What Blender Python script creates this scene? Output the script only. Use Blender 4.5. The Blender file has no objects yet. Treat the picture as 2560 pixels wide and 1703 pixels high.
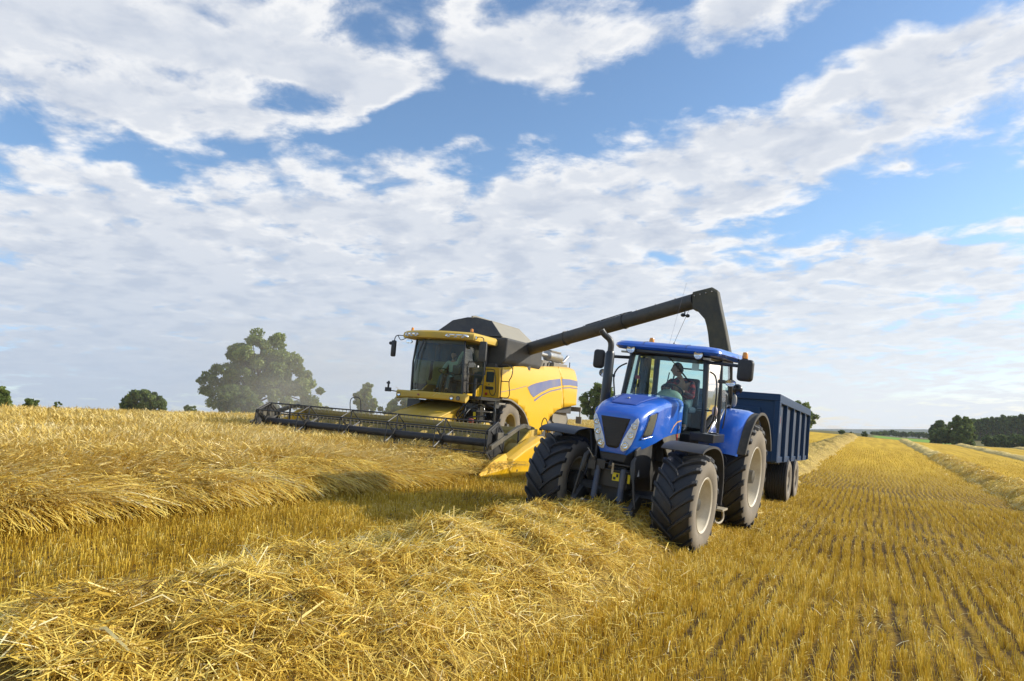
import bpy, bmesh, math, random
import numpy as np
from mathutils import Vector, Matrix, Euler

# ------------------------------------------------------------------ camera
SC = bpy.context.scene
EYE = 1.6                      # camera height above the ground under the tractor
FOC = 1900.0                   # focal length in pixels of the 2560 px wide photograph
PITCH = math.atan(233.5 / FOC)
cam = bpy.data.objects.new('camera', bpy.data.cameras.new('camera'))
SC.collection.objects.link(cam)
cam.data.sensor_width = 36.0
cam.data.lens = 36.0 * FOC / 2560
cam.data.clip_start = 0.1
cam.data.clip_end = 12000
cam.location = (0, 0, EYE)
cam.rotation_euler = (math.pi / 2 + PITCH, 0, 0)
SC.camera = cam

# ------------------------------------------------------------------ exposure
SC.view_settings.view_transform = 'Standard'
SC.view_settings.look = 'None'
SC.view_settings.exposure = 0.0
SC.view_settings.gamma = 1.0
SC.cycles.max_bounces = 6
SC.cycles.diffuse_bounces = 3
SC.cycles.glossy_bounces = 3
SC.cycles.transparent_max_bounces = 12
SC.cycles.transmission_bounces = 4
SC.cycles.volume_bounces = 1
SC.cycles.use_denoising = True

# ------------------------------------------------------------------ sun
SUN_EL = math.radians(24)
SUN_AZ = math.radians(84)      # clockwise from +Y (the way the camera looks)
sd = Vector((math.sin(SUN_AZ) * math.cos(SUN_EL), math.cos(SUN_AZ) * math.cos(SUN_EL), math.sin(SUN_EL)))
sl = bpy.data.lights.new('sun', 'SUN')
sl.energy = 4.9
sl.angle = math.radians(0.53)
sl.color = (1.0, 0.93, 0.80)
sun = bpy.data.objects.new('sun', sl)
sun.rotation_euler = (-sd).to_track_quat('-Z', 'Y').to_euler()
SC.collection.objects.link(sun)

# ------------------------------------------------------------------ node helper
class NT:
    def __init__(s, tree):
        s.t = tree; s.n = tree.nodes; s.l = tree.links
    def new(s, ty, **kw):
        n = s.n.new(ty)
        for k, v in kw.items(): setattr(n, k, v)
        return n
    def put(s, node, i, v):
        if v is None: return
        if isinstance(v, bpy.types.NodeSocket): s.l.new(v, node.inputs[i])
        else: node.inputs[i].default_value = v
    def math(s, op, a, b=None, c=None, clamp=False):
        n = s.new('ShaderNodeMath', operation=op, use_clamp=clamp)
        s.put(n, 0, a); s.put(n, 1, b); s.put(n, 2, c)
        return n.outputs[0]
    def vmath(s, op, a, b=None, scale=None):
        n = s.new('ShaderNodeVectorMath', operation=op)
        s.put(n, 0, a); s.put(n, 1, b)
        if scale is not None: s.put(n, 'Scale', scale)
        return n.outputs[0]
    def noise(s, vec, scale, detail=4, rough=0.55, dist=0.0):
        n = s.new('ShaderNodeTexNoise')
        if vec is not None: s.l.new(vec, n.inputs['Vector'])
        n.inputs['Scale'].default_value = scale; n.inputs['Detail'].default_value = detail
        n.inputs['Roughness'].default_value = rough; n.inputs['Distortion'].default_value = dist
        return n.outputs['Fac']
    def ss(s, v, a, b, lo=0.0, hi=1.0):
        n = s.new('ShaderNodeMapRange', interpolation_type='SMOOTHSTEP')
        s.put(n, 0, v); s.put(n, 1, a); s.put(n, 2, b); s.put(n, 3, lo); s.put(n, 4, hi)
        return n.outputs[0]
    def mix(s, f, a, b, blend='MIX'):
        n = s.new('ShaderNodeMix', data_type='RGBA', blend_type=blend)
        s.put(n, 0, f)
        for i, v in ((6, a), (7, b)):
            if isinstance(v, tuple) and len(v) == 3: v = (*v, 1)
            s.put(n, i, v)
        return n.outputs[2]
    def ramp(s, f, stops):
        n = s.new('ShaderNodeValToRGB'); s.put(n, 0, f)
        e = n.color_ramp.elements
        while len(e) < len(stops): e.new(0.5)
        for q, (p, c) in zip(e, stops): q.position = p; q.color = (*c, 1)
        return n.outputs[0]

# ------------------------------------------------------------------ world: sky with broken cloud
world = bpy.data.worlds.new('World'); SC.world = world; world.use_nodes = True
w = NT(world.node_tree); w.n.clear()
sky = w.new('ShaderNodeTexSky', sky_type='NISHITA', sun_disc=False, sun_elevation=SUN_EL, sun_rotation=SUN_AZ,
            altitude=100, air_density=1.0, dust_density=0.6, ozone_density=2.0)
tc = w.new('ShaderNodeTexCoord')
dirn = w.vmath('NORMALIZE', tc.outputs['Generated'])
sep = w.new('ShaderNodeSeparateXYZ'); w.l.new(dirn, sep.inputs[0])
dx, dy, dz = sep.outputs
zz = w.math('ADD', w.math('MAXIMUM', dz, 0.0), 0.15)
comb = w.new('ShaderNodeCombineXYZ')
w.l.new(w.math('DIVIDE', dx, zz), comb.inputs[0]); w.l.new(w.math('DIVIDE', dy, zz), comb.inputs[1])
cp = comb.outputs[0]           # position on the cloud layer
# banks of cloud and gaps between them, as bearings and elevations (gnomonic, round the direction +Y)
yy = w.math('MAXIMUM', dy, 0.05)
cg = w.new('ShaderNodeCombineXYZ')
w.l.new(w.math('DIVIDE', dx, yy), cg.inputs[0]); w.l.new(w.math('DIVIDE', dz, yy), cg.inputs[1])
wob = w.new('ShaderNodeTexNoise'); w.l.new(cg.outputs[0], wob.inputs['Vector'])
wob.inputs['Scale'].default_value = 5.0; wob.inputs['Detail'].default_value = 3
gn = w.vmath('ADD', cg.outputs[0], w.vmath('SCALE', w.vmath('SUBTRACT', wob.outputs['Color'], (0.5, 0.5, 0.5)), scale=0.14))
def bearing(px, py):
    a = (px - 1280) / FOC; b = -(py - 851.5) / FOC
    y = math.cos(PITCH) - b * math.sin(PITCH); z = math.sin(PITCH) + b * math.cos(PITCH)
    return a / y, z / y
BANKS = [  # centre x, y, half-width, half-height, tilt, weight
    (250, 90, 900, 310, -8, 1.15), (800, 150, 330, 130, -12, 0.55), (120, 560, 420, 240, 0, 0.5), (800, 610, 1000, 250, -6, 0.9),
    (1950, 330, 900, 190, 22, 1.25), (2400, 210, 420, 210, 20, 0.6), (1330, 120, 360, 140, 15, 0.95), (1780, 60, 360, 110, 25, 0.95),
    (1350, 560, 620, 170, 8, 0.7), (1280, 860, 3600, 230, 0, 0.62), (2250, 1010, 520, 50, 0, 0.5), (700, 960, 900, 90, 0, 0.35), (300, 800, 1200, 250, 0, 0.4), (2100, 700, 800, 120, 8, 0.5),
    (500, 330, 160, 90, 0, 0.5), (930, 210, 80, 50, 0, 0.35),
    (1080, 305, 420, 85, 6, -1.1), (1640, 215, 420, 150, 20, -1.35), (2120, 90, 380, 110, 25, -1.2), (370, 375, 280, 75, 0, -0.75),
    (2380, 505, 430, 75, 8, -1.3), (470, 455, 130, 60, 0, -0.45), (1240, 395, 150, 60, 0, -0.6), (700, 240, 160, 60, 0, -0.5), (60, 330, 120, 50, 0, -0.3),
]
acc = None
for (px, py, rx, ry, tilt, wt) in BANKS:
    u, v = bearing(px, py)
    mp = w.new('ShaderNodeMapping', vector_type='TEXTURE')
    w.l.new(gn, mp.inputs['Vector'])
    mp.inputs['Location'].default_value = (u, v, 0)
    mp.inputs['Rotation'].default_value = (0, 0, math.radians(tilt))
    mp.inputs['Scale'].default_value = (rx / FOC, ry / FOC, 1)
    ln = w.new('ShaderNodeVectorMath', operation='LENGTH'); w.l.new(mp.outputs[0], ln.inputs[0])
    g = w.ss(ln.outputs['Value'], 0.25, 1.25, wt, 0.0)
    acc = g if acc is None else w.math('ADD', acc, g)
acc = w.math('MINIMUM', acc, 1.15)
SHIFT = (0.10, 0.05, 0)
wob2 = w.new('ShaderNodeTexNoise'); w.l.new(cp, wob2.inputs['Vector']); wob2.inputs['Scale'].default_value = 5.0; wob2.inputs['Detail'].default_value = 4
def dens(vec):
    a = w.noise(vec, 5.2, 9, 0.62, 0.2)
    b = w.noise(vec, 0.9, 2, 0.5, 0.0)
    vo = w.new('ShaderNodeTexVoronoi', feature='SMOOTH_F1'); vo.inputs['Scale'].default_value = 9.5; vo.inputs['Smoothness'].default_value = 0.6
    vw = w.vmath('ADD', vec, w.vmath('SCALE', w.vmath('SUBTRACT', wob2.outputs['Color'], (0.5, 0.5, 0.5)), scale=0.28)); w.l.new(vw, vo.inputs['Vector'])
    c = w.math('MULTIPLY', w.math('SUBTRACT', 0.42, vo.outputs['Distance']), 0.24)
    return w.math('ADD', w.math('ADD', a, c), w.math('MULTIPLY', b, 0.35))
n0 = dens(cp); n1 = dens(w.vmath('ADD', cp, SHIFT))
D = w.math('ADD', w.math('MULTIPLY', w.math('SUBTRACT', n0, 0.675), 5.2), w.math('MULTIPLY', w.math('SUBTRACT', acc, 0.22), 1.2))
mask = w.ss(D, -0.75, 0.70)
thick = w.ss(D, 0.30, 1.35)
lit = w.ss(w.math('SUBTRACT', n0, n1), -0.24, 0.16)
ccol = w.mix(thick, (1.0, 1.0, 1.0), (0.74, 0.78, 0.85))
ccol = w.mix(w.math('MULTIPLY', w.math('SUBTRACT', 1.0, lit), 0.80), ccol, (0.50, 0.57, 0.70))
low = w.ss(dz, 0.0, 0.27)      # towards the horizon the cloud reads paler and greyer
ccol = w.mix(low, w.mix(w.ss(dx, -0.3, 0.45), (0.50, 0.59, 0.73), (0.82, 0.87, 0.93)), ccol)
base = w.mix(1.0, w.vmath('SCALE', sky.outputs[0], scale=0.18), w.mix(low, (0.84, 0.84, 1.04), (0.90, 1.0, 1.08)), 'MULTIPLY')
out = w.mix(w.math('MULTIPLY', mask, 0.97), base, ccol)
bg = w.new('ShaderNodeBackground'); w.l.new(out, bg.inputs[0]); bg.inputs[1].default_value = 1.0
wo = w.new('ShaderNodeOutputWorld'); w.l.new(bg.outputs[0], wo.inputs[0])
world.cycles.sampling_method = 'MANUAL'; world.cycles.sample_map_resolution = 512

# ------------------------------------------------------------------ field frame: o = metres to the left of the drilling rows, t = metres along them
AZ = math.radians(25.2)
DV = np.array([math.sin(AZ), math.cos(AZ)]); NV = np.array([-math.cos(AZ), math.sin(AZ)])
_ok = np.array([-400, -60, -40, -26, -12, -5, 9, 13, 17, 22, 35, 60, 100, 400.])
_os = np.array([.0, .0, .005, .035, .08, .105, .105, .085, .077, .048, .036, .005, -.03, -.03])
_oo = np.linspace(-400, 400, 8001); _oz = np.cumsum(np.interp(_oo, _ok, _os)) * (_oo[1] - _oo[0])
_oz += -1.956 - np.interp(0, _oo, _oz)
_tk = np.array([-200, 25, 45, 165, 178, 200, 215, 250, 360, 420, 600, 3000.])
_ts = np.array([0, 0, .0098, .0098, -.03, -.03, 0, 0.010, .010, -.01, -.004, 0.])
_tt = np.linspace(-200, 3000, 6401); _tz = np.cumsum(np.interp(_tt, _tk, _ts)) * 0.5
_tz -= np.interp(0, _tt, _tz)
def Z(o, t):
    return np.interp(o, _oo, _oz) + np.interp(t, _tt, _tz) + EYE
def W(o, t, h=0.0):
    """world point of field coordinates"""
    return Vector((NV[0] * o + DV[0] * t, NV[1] * o + DV[1] * t, float(Z(o, t)) + h))
rng = np.random.default_rng(7)
def vn(x, y, sc, seed=0):
    """smooth value noise 0..1, vectorised"""
    x = np.asarray(x) / sc + 1000; y = np.asarray(y) / sc + 1000
    xi = np.floor(x).astype(np.int64); yi = np.floor(y).astype(np.int64); fx = x - xi; fy = y - yi
    fx = fx * fx * (3 - 2 * fx); fy = fy * fy * (3 - 2 * fy)
    def h(a, b):
        k = (a * 374761393 + b * 668265263 + seed * 1442695041) & 0xFFFFFFFF
        k = ((k ^ (k >> 13)) * 1274126177) & 0xFFFFFFFF
        return ((k ^ (k >> 16)) & 0xFFFF) / 65535.0
    return (h(xi, yi) * (1 - fx) + h(xi + 1, yi) * fx) * (1 - fy) + (h(xi, yi + 1) * (1 - fx) + h(xi + 1, yi + 1) * fx) * fy

# ------------------------------------------------------------------ mesh helpers
class MB:
    def __init__(s): s.v = []; s.f = []
    def add(s, v, f, M=None):
        k = len(s.v)
        s.v += [tuple(M @ Vector(p)) if M is not None else tuple(p) for p in v]
        s.f += [tuple(i + k for i in q) for q in f]
        return s
    def box(s, x0, x1, y0, y1, z0, z1, M=None):
        v = [(x, y, z) for x in (x0, x1) for y in (y0, y1) for z in (z0, z1)]
        return s.add(v, [(0, 1, 3, 2), (4, 6, 7, 5), (0, 4, 5, 1), (2, 3, 7, 6), (0, 2, 6, 4), (1, 5, 7, 3)], M)
    def prism(s, pts, a0, a1, axis=1, M=None):
        """polygon pts in the two other axes, extruded along axis from a0 to a1"""
        n = len(pts); v = []
        for a in (a0, a1):
            for p in pts:
                q = list(p); q.insert(axis, a); v.append(tuple(q))
        f = [tuple(range(n))[::-1], tuple(range(n, 2 * n))] + [(i, (i + 1) % n, n + (i + 1) % n, n + i) for i in range(n)]
        return s.add(v, f, M)
    def loft(s, rings, cap=True, M=None):
        n = len(rings[0]); v = [p for r in rings for p in r]; f = []
        for k in range(len(rings) - 1):
            for i in range(n):
                f.append((k * n + i, k * n + (i + 1) % n, (k + 1) * n + (i + 1) % n, (k + 1) * n + i))
        if cap: f += [tuple(range(n))[::-1], tuple(range((len(rings) - 1) * n, len(rings) * n))]
        return s.add(v, f, M)
    def tube(s, path, r, n=8, cap=True, M=None):
        P = [Vector(p) for p in path]; rs = r if isinstance(r, (list, tuple)) else [r] * len(P)
        rings = []; up = Vector((0, 0, 1)); prev = None
        for i, p in enumerate(P):
            d = (P[min(i + 1, len(P) - 1)] - P[max(i - 1, 0)]).normalized()
            if prev is None:
                a = d.cross(up)
                if a.length < 0.05: a = d.cross(Vector((1, 0, 0)))
            else: a = prev - d * prev.dot(d)
            a.normalize(); b = d.cross(a); prev = a
            rings.append([tuple(p + (a * math.cos(q) + b * math.sin(q)) * rs[i]) for q in [2 * math.pi * k / n for k in range(n)]])
        return s.loft(rings, cap, M)
    def lathe(s, prof, n=32, axis=1, c=(0, 0, 0), M=None, closed=False):
        """prof: (radius, along) pairs round the axis through c"""
        v = []; m = len(prof)
        for k in range(n):
            a = 2 * math.pi * k / n
            for (r, h) in prof:
                p = [r * math.cos(a), r * math.sin(a)]; p.insert(axis, h)
                v.append((p[0] + c[0], p[1] + c[1], p[2] + c[2]))
        f = []
        for k in range(n):
            for i in range(m if closed else m - 1):
                j = (i + 1) % m
                f.append((k * m + i, k * m + j, ((k + 1) % n) * m + j, ((k + 1) % n) * m + i))
        return s.add(v, f, M)
    def ball(s, c, rx, ry=None, rz=None, n=12, m=8, M=None):
        ry = rx if ry is None else ry; rz = rx if rz is None else rz
        prof = [(math.sin(math.pi * i / m), -math.cos(math.pi * i / m)) for i in range(m + 1)]
        T = Matrix.Translation(c) @ Matrix.Diagonal((rx, ry, rz, 1))
        return s.lathe([(max(r, 1e-4), h) for r, h in prof], n, 2, M=(M @ T) if M is not None else T)
    def slab(s, prof, y0, y1, th, M=None):
        """open strip following prof (x,z) between y0 and y1, th thick inward"""
        P = [Vector((p[0], 0, p[1])) for p in prof]; inn = []
        for i in range(len(P)):
            d = (P[min(i + 1, len(P) - 1)] - P[max(i - 1, 0)]).normalized()
            inn.append(P[i] + Vector((d.z, 0, -d.x)) * th)
        pts = [(p.x, p.z) for p in P] + [(p.x, p.z) for p in reversed(inn)]
        n = len(P); rings = []
        for i in range(n):
            a, b = P[i], inn[i]
            rings.append([(a.x, y0, a.z), (a.x, y1, a.z), (b.x, y1, b.z), (b.x, y0, b.z)])
        return s.loft(rings, True, M)

def pieces(mb):
    par = list(range(len(mb.v)))
    def fd(a):
        while par[a] != a: par[a] = par[par[a]]; a = par[a]
        return a
    for f in mb.f:
        for q in f[1:]:
            a, b = fd(f[0]), fd(q)
            if a != b: par[b] = a
    gr = {}
    for f in mb.f: gr.setdefault(fd(f[0]), []).append(f)
    out = []
    for fs in gr.values():
        ids = sorted({i for f in fs for i in f}); mp = {i: k for k, i in enumerate(ids)}
        q = MB(); q.v = [mb.v[i] for i in ids]; q.f = [tuple(mp[i] for i in f) for f in fs]; out.append(q)
    return out
def objs(name, mb, *a, **k):
    r = [obj(name, q, *a, **k) for q in pieces(mb)]
    return r[0]
def link(o, parent=None):
    SC.collection.objects.link(o)
    if parent is not None: o.parent = parent
    return o
def obj(name, mb, m, parent=None, smooth=None, bevel=0.0, seg=2, label=None, solid=0.0):
    if isinstance(mb, MB):
        me = bpy.data.meshes.new(name); me.from_pydata(mb.v, [], mb.f)
        bm = bmesh.new(); bm.from_mesh(me); bmesh.ops.recalc_face_normals(bm, faces=bm.faces); bm.to_mesh(me); bm.free()
    else: me = mb
    me.update()
    if smooth is not None:
        for p in me.polygons: p.use_smooth = True
        me.set_sharp_from_angle(angle=math.radians(smooth))
    me.materials.append(m)
    o = bpy.data.objects.new(name, me); link(o, parent)
    if solid:
        q = o.modifiers.new('thickness', 'SOLIDIFY'); q.thickness = solid; q.offset = 0
    if bevel:
        q = o.modifiers.new('bevel', 'BEVEL'); q.width = bevel; q.segments = seg; q.limit_method = 'ANGLE'; q.angle_limit = math.radians(40)
        q.harden_normals = False
    if label: o['label'] = label
    return o
def tag(o, label=None, cat=None, group=None, kind=None):
    if label: o['label'] = label
    if cat: o['category'] = cat
    if group: o['group'] = group
    if kind: o['kind'] = kind
    return o
def thing(name, label, cat, loc=(0, 0, 0), rot=(0, 0, 0), group=None):
    e = bpy.data.objects.new(name, None); e.empty_display_size = 0.3
    e.location = loc; e.rotation_euler = rot; link(e)
    return tag(e, label, cat, group)
def patch(poly, mapf, step):
    """2-D polygon cut into a grid and mapped onto a surface"""
    bm = bmesh.new(); bm.faces.new([bm.verts.new((p[0], p[1], 0)) for p in poly])
    xs = [p[0] for p in poly]; ys = [p[1] for p in poly]
    for ax, (a, b) in enumerate(((min(xs), max(xs)), (min(ys), max(ys)))):
        q = a + step
        while q < b:
            co = [0, 0, 0]; co[ax] = q; no = [0, 0, 0]; no[ax] = 1
            bmesh.ops.bisect_plane(bm, geom=bm.verts[:] + bm.edges[:] + bm.faces[:], plane_co=co, plane_no=no)
            q += step
    bmesh.ops.triangulate(bm, faces=[f for f in bm.faces if len(f.verts) > 4])
    for v in bm.verts: v.co = Vector(mapf(v.co.x, v.co.y))
    me = bpy.data.meshes.new('patch'); bm.to_mesh(me); bm.free()
    return me
def arc(cx, cz, r, a0, a1, n):
    return [(cx + r * math.cos(math.radians(a0 + (a1 - a0) * i / n)), cz + r * math.sin(math.radians(a0 + (a1 - a0) * i / n))) for i in range(n + 1)]
def smooth_path(pts, n=4):
    P = [Vector(p) for p in pts]; out = []
    for i in range(len(P) - 1):
        a = P[max(i - 1, 0)]; b = P[i]; c = P[i + 1]; d = P[min(i + 2, len(P) - 1)]
        for k in range(n):
            u = k / n
            out.append(0.5 * ((2 * b) + (c - a) * u + (2 * a - 5 * b + 4 * c - d) * u * u + (3 * b - a - 3 * c + d) * u ** 3))
    return out + [P[-1]]

# ------------------------------------------------------------------ materials
def mat(name, col, rough=0.5, metal=0.0, coat=0.0, dust=0.0, dcol=(0.30, 0.25, 0.16), dscale=2.5, bump=0.0, bscale=60, spec=0.5, var=0.0):
    m = bpy.data.materials.new(name); m.use_nodes = True
    t = NT(m.node_tree); b = t.n['Principled BSDF']
    tcn = t.new('ShaderNodeTexCoord'); co = tcn.outputs['Object']
    c = (*col, 1)
    if var: c = t.mix(t.noise(co, dscale * 0.7, 3), tuple(x * (1 - var) for x in col), tuple(min(1, x * (1 + var)) for x in col))
    r = rough
    if dust:
        f = t.math('MULTIPLY', t.ss(t.math('ADD', t.noise(co, dscale, 6, 0.62), t.math('MULTIPLY', t.noise(co, dscale * 9, 3), 0.35)), 0.45, 0.95), dust)
        c = t.mix(f, c, dcol); r = t.math('ADD', t.math('MULTIPLY', f, 0.55), rough, clamp=True)
    t.put(b, 'Base Color', c); t.put(b, 'Roughness', r)
    b.inputs['Metallic'].default_value = metal; b.inputs['Coat Weight'].default_value = coat
    b.inputs['Coat Roughness'].default_value = 0.08; b.inputs['Specular IOR Level'].default_value = spec
    if bump:
        bp = t.new('ShaderNodeBump'); bp.inputs['Strength'].default_value = bump; bp.inputs['Distance'].default_value = 0.01
        t.l.new(t.noise(co, bscale, 3), bp.inputs['Height']); t.l.new(bp.outputs[0], b.inputs['Normal'])
    return m
def glassmat(name, tint, refl=0.9, dirt=0.06):
    m = bpy.data.materials.new(name); m.use_nodes = True
    t = NT(m.node_tree); t.n.clear()
    tr = t.new('ShaderNodeBsdfTransparent'); tr.inputs[0].default_value = (*tint, 1)
    gl = t.new('ShaderNodeBsdfGlossy'); gl.inputs['Roughness'].default_value = 0.02; gl.inputs[0].default_value = (refl, refl, refl, 1)
    fr = t.new('ShaderNodeFresnel'); fr.inputs[0].default_value = 1.5
    m1 = t.new('ShaderNodeMixShader'); t.l.new(fr.outputs[0], m1.inputs[0]); t.l.new(tr.outputs[0], m1.inputs[1]); t.l.new(gl.outputs[0], m1.inputs[2])
    df = t.new('ShaderNodeBsdfDiffuse'); df.inputs[0].default_value = (0.42, 0.38, 0.28, 1)
    tcn = t.new('ShaderNodeTexCoord')
    f = t.math('MULTIPLY', t.ss(t.noise(tcn.outputs['Object'], 3.0, 5), 0.3, 0.8), dirt)
    m2 = t.new('ShaderNodeMixShader'); t.l.new(f, m2.inputs[0]); t.l.new(m1.outputs[0], m2.inputs[1]); t.l.new(df.outputs[0], m2.inputs[2])
    o = t.new('ShaderNodeOutputMaterial'); t.l.new(m2.outputs[0], o.inputs[0])
    return m
M = {}
M['blue'] = mat('blue_paint', (0.006, 0.13, 0.66), 0.28, coat=0.9, dust=0.10, var=0.06)
M['navy'] = mat('navy_paint', (0.007, 0.038, 0.105), 0.45, coat=0.08, dust=0.14, dcol=(0.07, 0.11, 0.17), spec=0.3, dscale=1.6)
M['yellow'] = mat('yellow_paint', (0.82, 0.475, 0.008), 0.34, coat=0.4, dust=0.15, dcol=(0.62, 0.45, 0.14), dscale=1.3, var=0.05)
M['dusty_yellow'] = mat('dusty_yellow_paint', (0.62, 0.40, 0.03), 0.5, dust=0.55, dcol=(0.42, 0.33, 0.15), dscale=1.8)
M['stripe'] = mat('faded_blue_decal', (0.13, 0.155, 0.32), 0.55, dust=0.5, dcol=(0.34, 0.31, 0.27), dscale=1.5)
M['decalblue'] = mat('blue_decal', (0.02, 0.06, 0.42), 0.4)
M['cream'] = mat('cream_decal', (0.72, 0.62, 0.36), 0.5)
M['gold'] = mat('gold_decal', (0.75, 0.40, 0.06), 0.4)
M['black'] = mat('black_plastic', (0.018, 0.019, 0.022), 0.45, dust=0.25, dcol=(0.10, 0.09, 0.075))
M['blacksteel'] = mat('black_steel', (0.016, 0.018, 0.022), 0.38, dust=0.35, dcol=(0.13, 0.115, 0.085), dscale=3)
M['frame'] = mat('cab_frame_black', (0.012, 0.014, 0.018), 0.35, coat=0.3)
M['greyblack'] = mat('faded_black_panel', (0.035, 0.037, 0.042), 0.55, dust=0.4, dcol=(0.17, 0.155, 0.12), dscale=1.2)
M['tankgrey'] = mat('grey_tank_cover', (0.30, 0.28, 0.23), 0.75, dust=0.3, dcol=(0.38, 0.34, 0.25), dscale=1.5, var=0.1)
M['auger'] = mat('auger_steel', (0.035, 0.038, 0.040), 0.42, dust=0.5, dcol=(0.16, 0.14, 0.10), dscale=1.1)
M['tyre'] = mat('tyre_rubber', (0.014, 0.017, 0.024), 0.5, dust=0.22, dcol=(0.10, 0.085, 0.06), dscale=4, bump=0.2, bscale=40)
M['tyreside'] = mat('dusty_sidewall', (0.20, 0.17, 0.13), 0.85, dust=0.6, dcol=(0.30, 0.255, 0.19), dscale=5, bump=0.2, bscale=40)
M['rim'] = mat('cream_rim', (0.66, 0.60, 0.47), 0.42, coat=0.2, dust=0.5, dcol=(0.42, 0.33, 0.20), dscale=4)
M['hub'] = mat('dark_hub', (0.07, 0.075, 0.08), 0.4, metal=0.5, dust=0.4)
M['steel'] = mat('bare_steel', (0.55, 0.53, 0.50), 0.32, metal=0.9, dust=0.35, dscale=5)
M['grey'] = mat('dirty_grey_metal', (0.22, 0.20, 0.165), 0.6, dust=0.5, dcol=(0.32, 0.28, 0.20))
M['chrome'] = mat('lamp_reflector', (0.86, 0.88, 0.90), 0.12, metal=0.9)
M['headlamp'] = mat('headlamp_reflector', (0.86, 0.88, 0.90), 0.22, coat=1.0)
M['amber'] = mat('amber_lens', (0.90, 0.32, 0.02), 0.2, coat=0.6)
M['red'] = mat('red_plastic', (0.55, 0.04, 0.03), 0.4)
M['pink'] = mat('pale_indicator_lens', (0.55, 0.42, 0.38), 0.25, coat=0.5)
M['white'] = mat('white_sticker', (0.80, 0.80, 0.78), 0.5)
M['ystick'] = mat('yellow_sticker', (0.85, 0.68, 0.02), 0.5)
M['glass'] = glassmat('tractor_glass', (0.80, 0.95, 0.91), dirt=0.04)
M['darkglass'] = glassmat('combine_glass', (0.62, 0.76, 0.68), dirt=0.10)
M['lens'] = glassmat('lamp_glass', (0.96, 0.97, 0.98), dirt=0.03)
M['mirror'] = mat('mirror_face', (0.6, 0.65, 0.7), 0.05, metal=1.0)
M['seat'] = mat('seat_fabric', (0.025, 0.05, 0.10), 0.85)
M['seatgreen'] = mat('olive_seat_fabric', (0.25, 0.24, 0.10), 0.85)
M['paper'] = mat('pale_green_sheet', (0.45, 0.62, 0.56), 0.7)
M['skin'] = mat('skin', (0.50, 0.27, 0.19), 0.5)
M['hair'] = mat('grey_brown_hair', (0.07, 0.055, 0.045), 0.8)
M['jeans'] = mat('blue_jeans', (0.09, 0.15, 0.20), 0.85)
M['pale_shirt'] = mat('pale_green_shirt', (0.45, 0.58, 0.52), 0.85)
def plaid():
    m = bpy.data.materials.new('red_plaid'); m.use_nodes = True; t = NT(m.node_tree); b = t.n['Principled BSDF']
    tcn = t.new('ShaderNodeTexCoord'); sp = t.new('ShaderNodeSeparateXYZ'); t.l.new(tcn.outputs['Object'], sp.inputs[0])
    def st(s_): return t.math('GREATER_THAN', t.math('SINE', t.math('MULTIPLY', s_, 60.0)), 0.1)
    k = t.math('MULTIPLY', t.math('ADD', st(sp.outputs[2]), st(t.math('ADD', sp.outputs[0], sp.outputs[1]))), 0.5)
    t.put(b, 'Base Color', t.ramp(k, [(0.0, (0.45, 0.04, 0.06)), (0.5, (0.16, 0.025, 0.045)), (1.0, (0.03, 0.02, 0.045))])); b.inputs['Roughness'].default_value = 0.9
    return m
M['plaid'] = plaid()
def grille():
    m = bpy.data.materials.new('fine_mesh_grille'); m.use_nodes = True; t = NT(m.node_tree); b = t.n['Principled BSDF']
    tcn = t.new('ShaderNodeTexCoord'); sp = t.new('ShaderNodeSeparateXYZ'); t.l.new(tcn.outputs['Object'], sp.inputs[0])
    k = t.math('SINE', t.math('MULTIPLY', sp.outputs[1], 420.0))
    t.put(b, 'Base Color', t.ramp(t.ss(k, -0.2, 0.6), [(0, (0.008, 0.008, 0.01)), (1, (0.035, 0.035, 0.038))])); b.inputs['Roughness'].default_value = 0.5
    return m
M['grille'] = grille()
M['ventgrey'] = mat('dusty_vent_mesh', (0.10, 0.095, 0.065), 0.8, dust=0.4, dcol=(0.2, 0.18, 0.12), bump=0.6, bscale=150)
# ------------------------------------------------------------------ straw materials
def strawmat(name, stops, rough=0.55, transl=0.18, spec=0.35):
    m = bpy.data.materials.new(name); m.use_nodes = True; t = NT(m.node_tree); b = t.n['Principled BSDF']
    at = t.new('ShaderNodeAttribute', attribute_name='tone')
    c = t.ramp(at.outputs['Fac'], stops)
    t.put(b, 'Base Color', c); b.inputs['Roughness'].default_value = rough; b.inputs['Specular IOR Level'].default_value = spec
    tr = t.new('ShaderNodeBsdfTranslucent'); t.l.new(c, tr.inputs[0])
    mx = t.new('ShaderNodeMixShader'); mx.inputs[0].default_value = transl
    o = t.n['Material Output']; t.l.new(b.outputs[0], mx.inputs[1]); t.l.new(tr.outputs[0], mx.inputs[2]); t.l.new(mx.outputs[0], o.inputs[0])
    return m
M['stub'] = strawmat('stubble_straw', [(0, (0.26, 0.145, 0.012)), (0.45, (0.60, 0.385, 0.030)), (0.8, (0.78, 0.56, 0.075)), (1, (0.92, 0.76, 0.30))])
M['straw'] = strawmat('loose_straw', [(0, (0.26, 0.145, 0.018)), (0.4, (0.79, 0.55, 0.085)), (0.8, (0.93, 0.74, 0.185)), (1, (0.98, 0.87, 0.50))], rough=0.42, spec=0.5)
M['barley'] = strawmat('ripe_barley', [(0, (0.30, 0.18, 0.03)), (0.4, (0.67, 0.465, 0.09)), (0.75, (0.83, 0.63, 0.19)), (1, (0.93, 0.77, 0.40))], rough=0.5)

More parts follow.
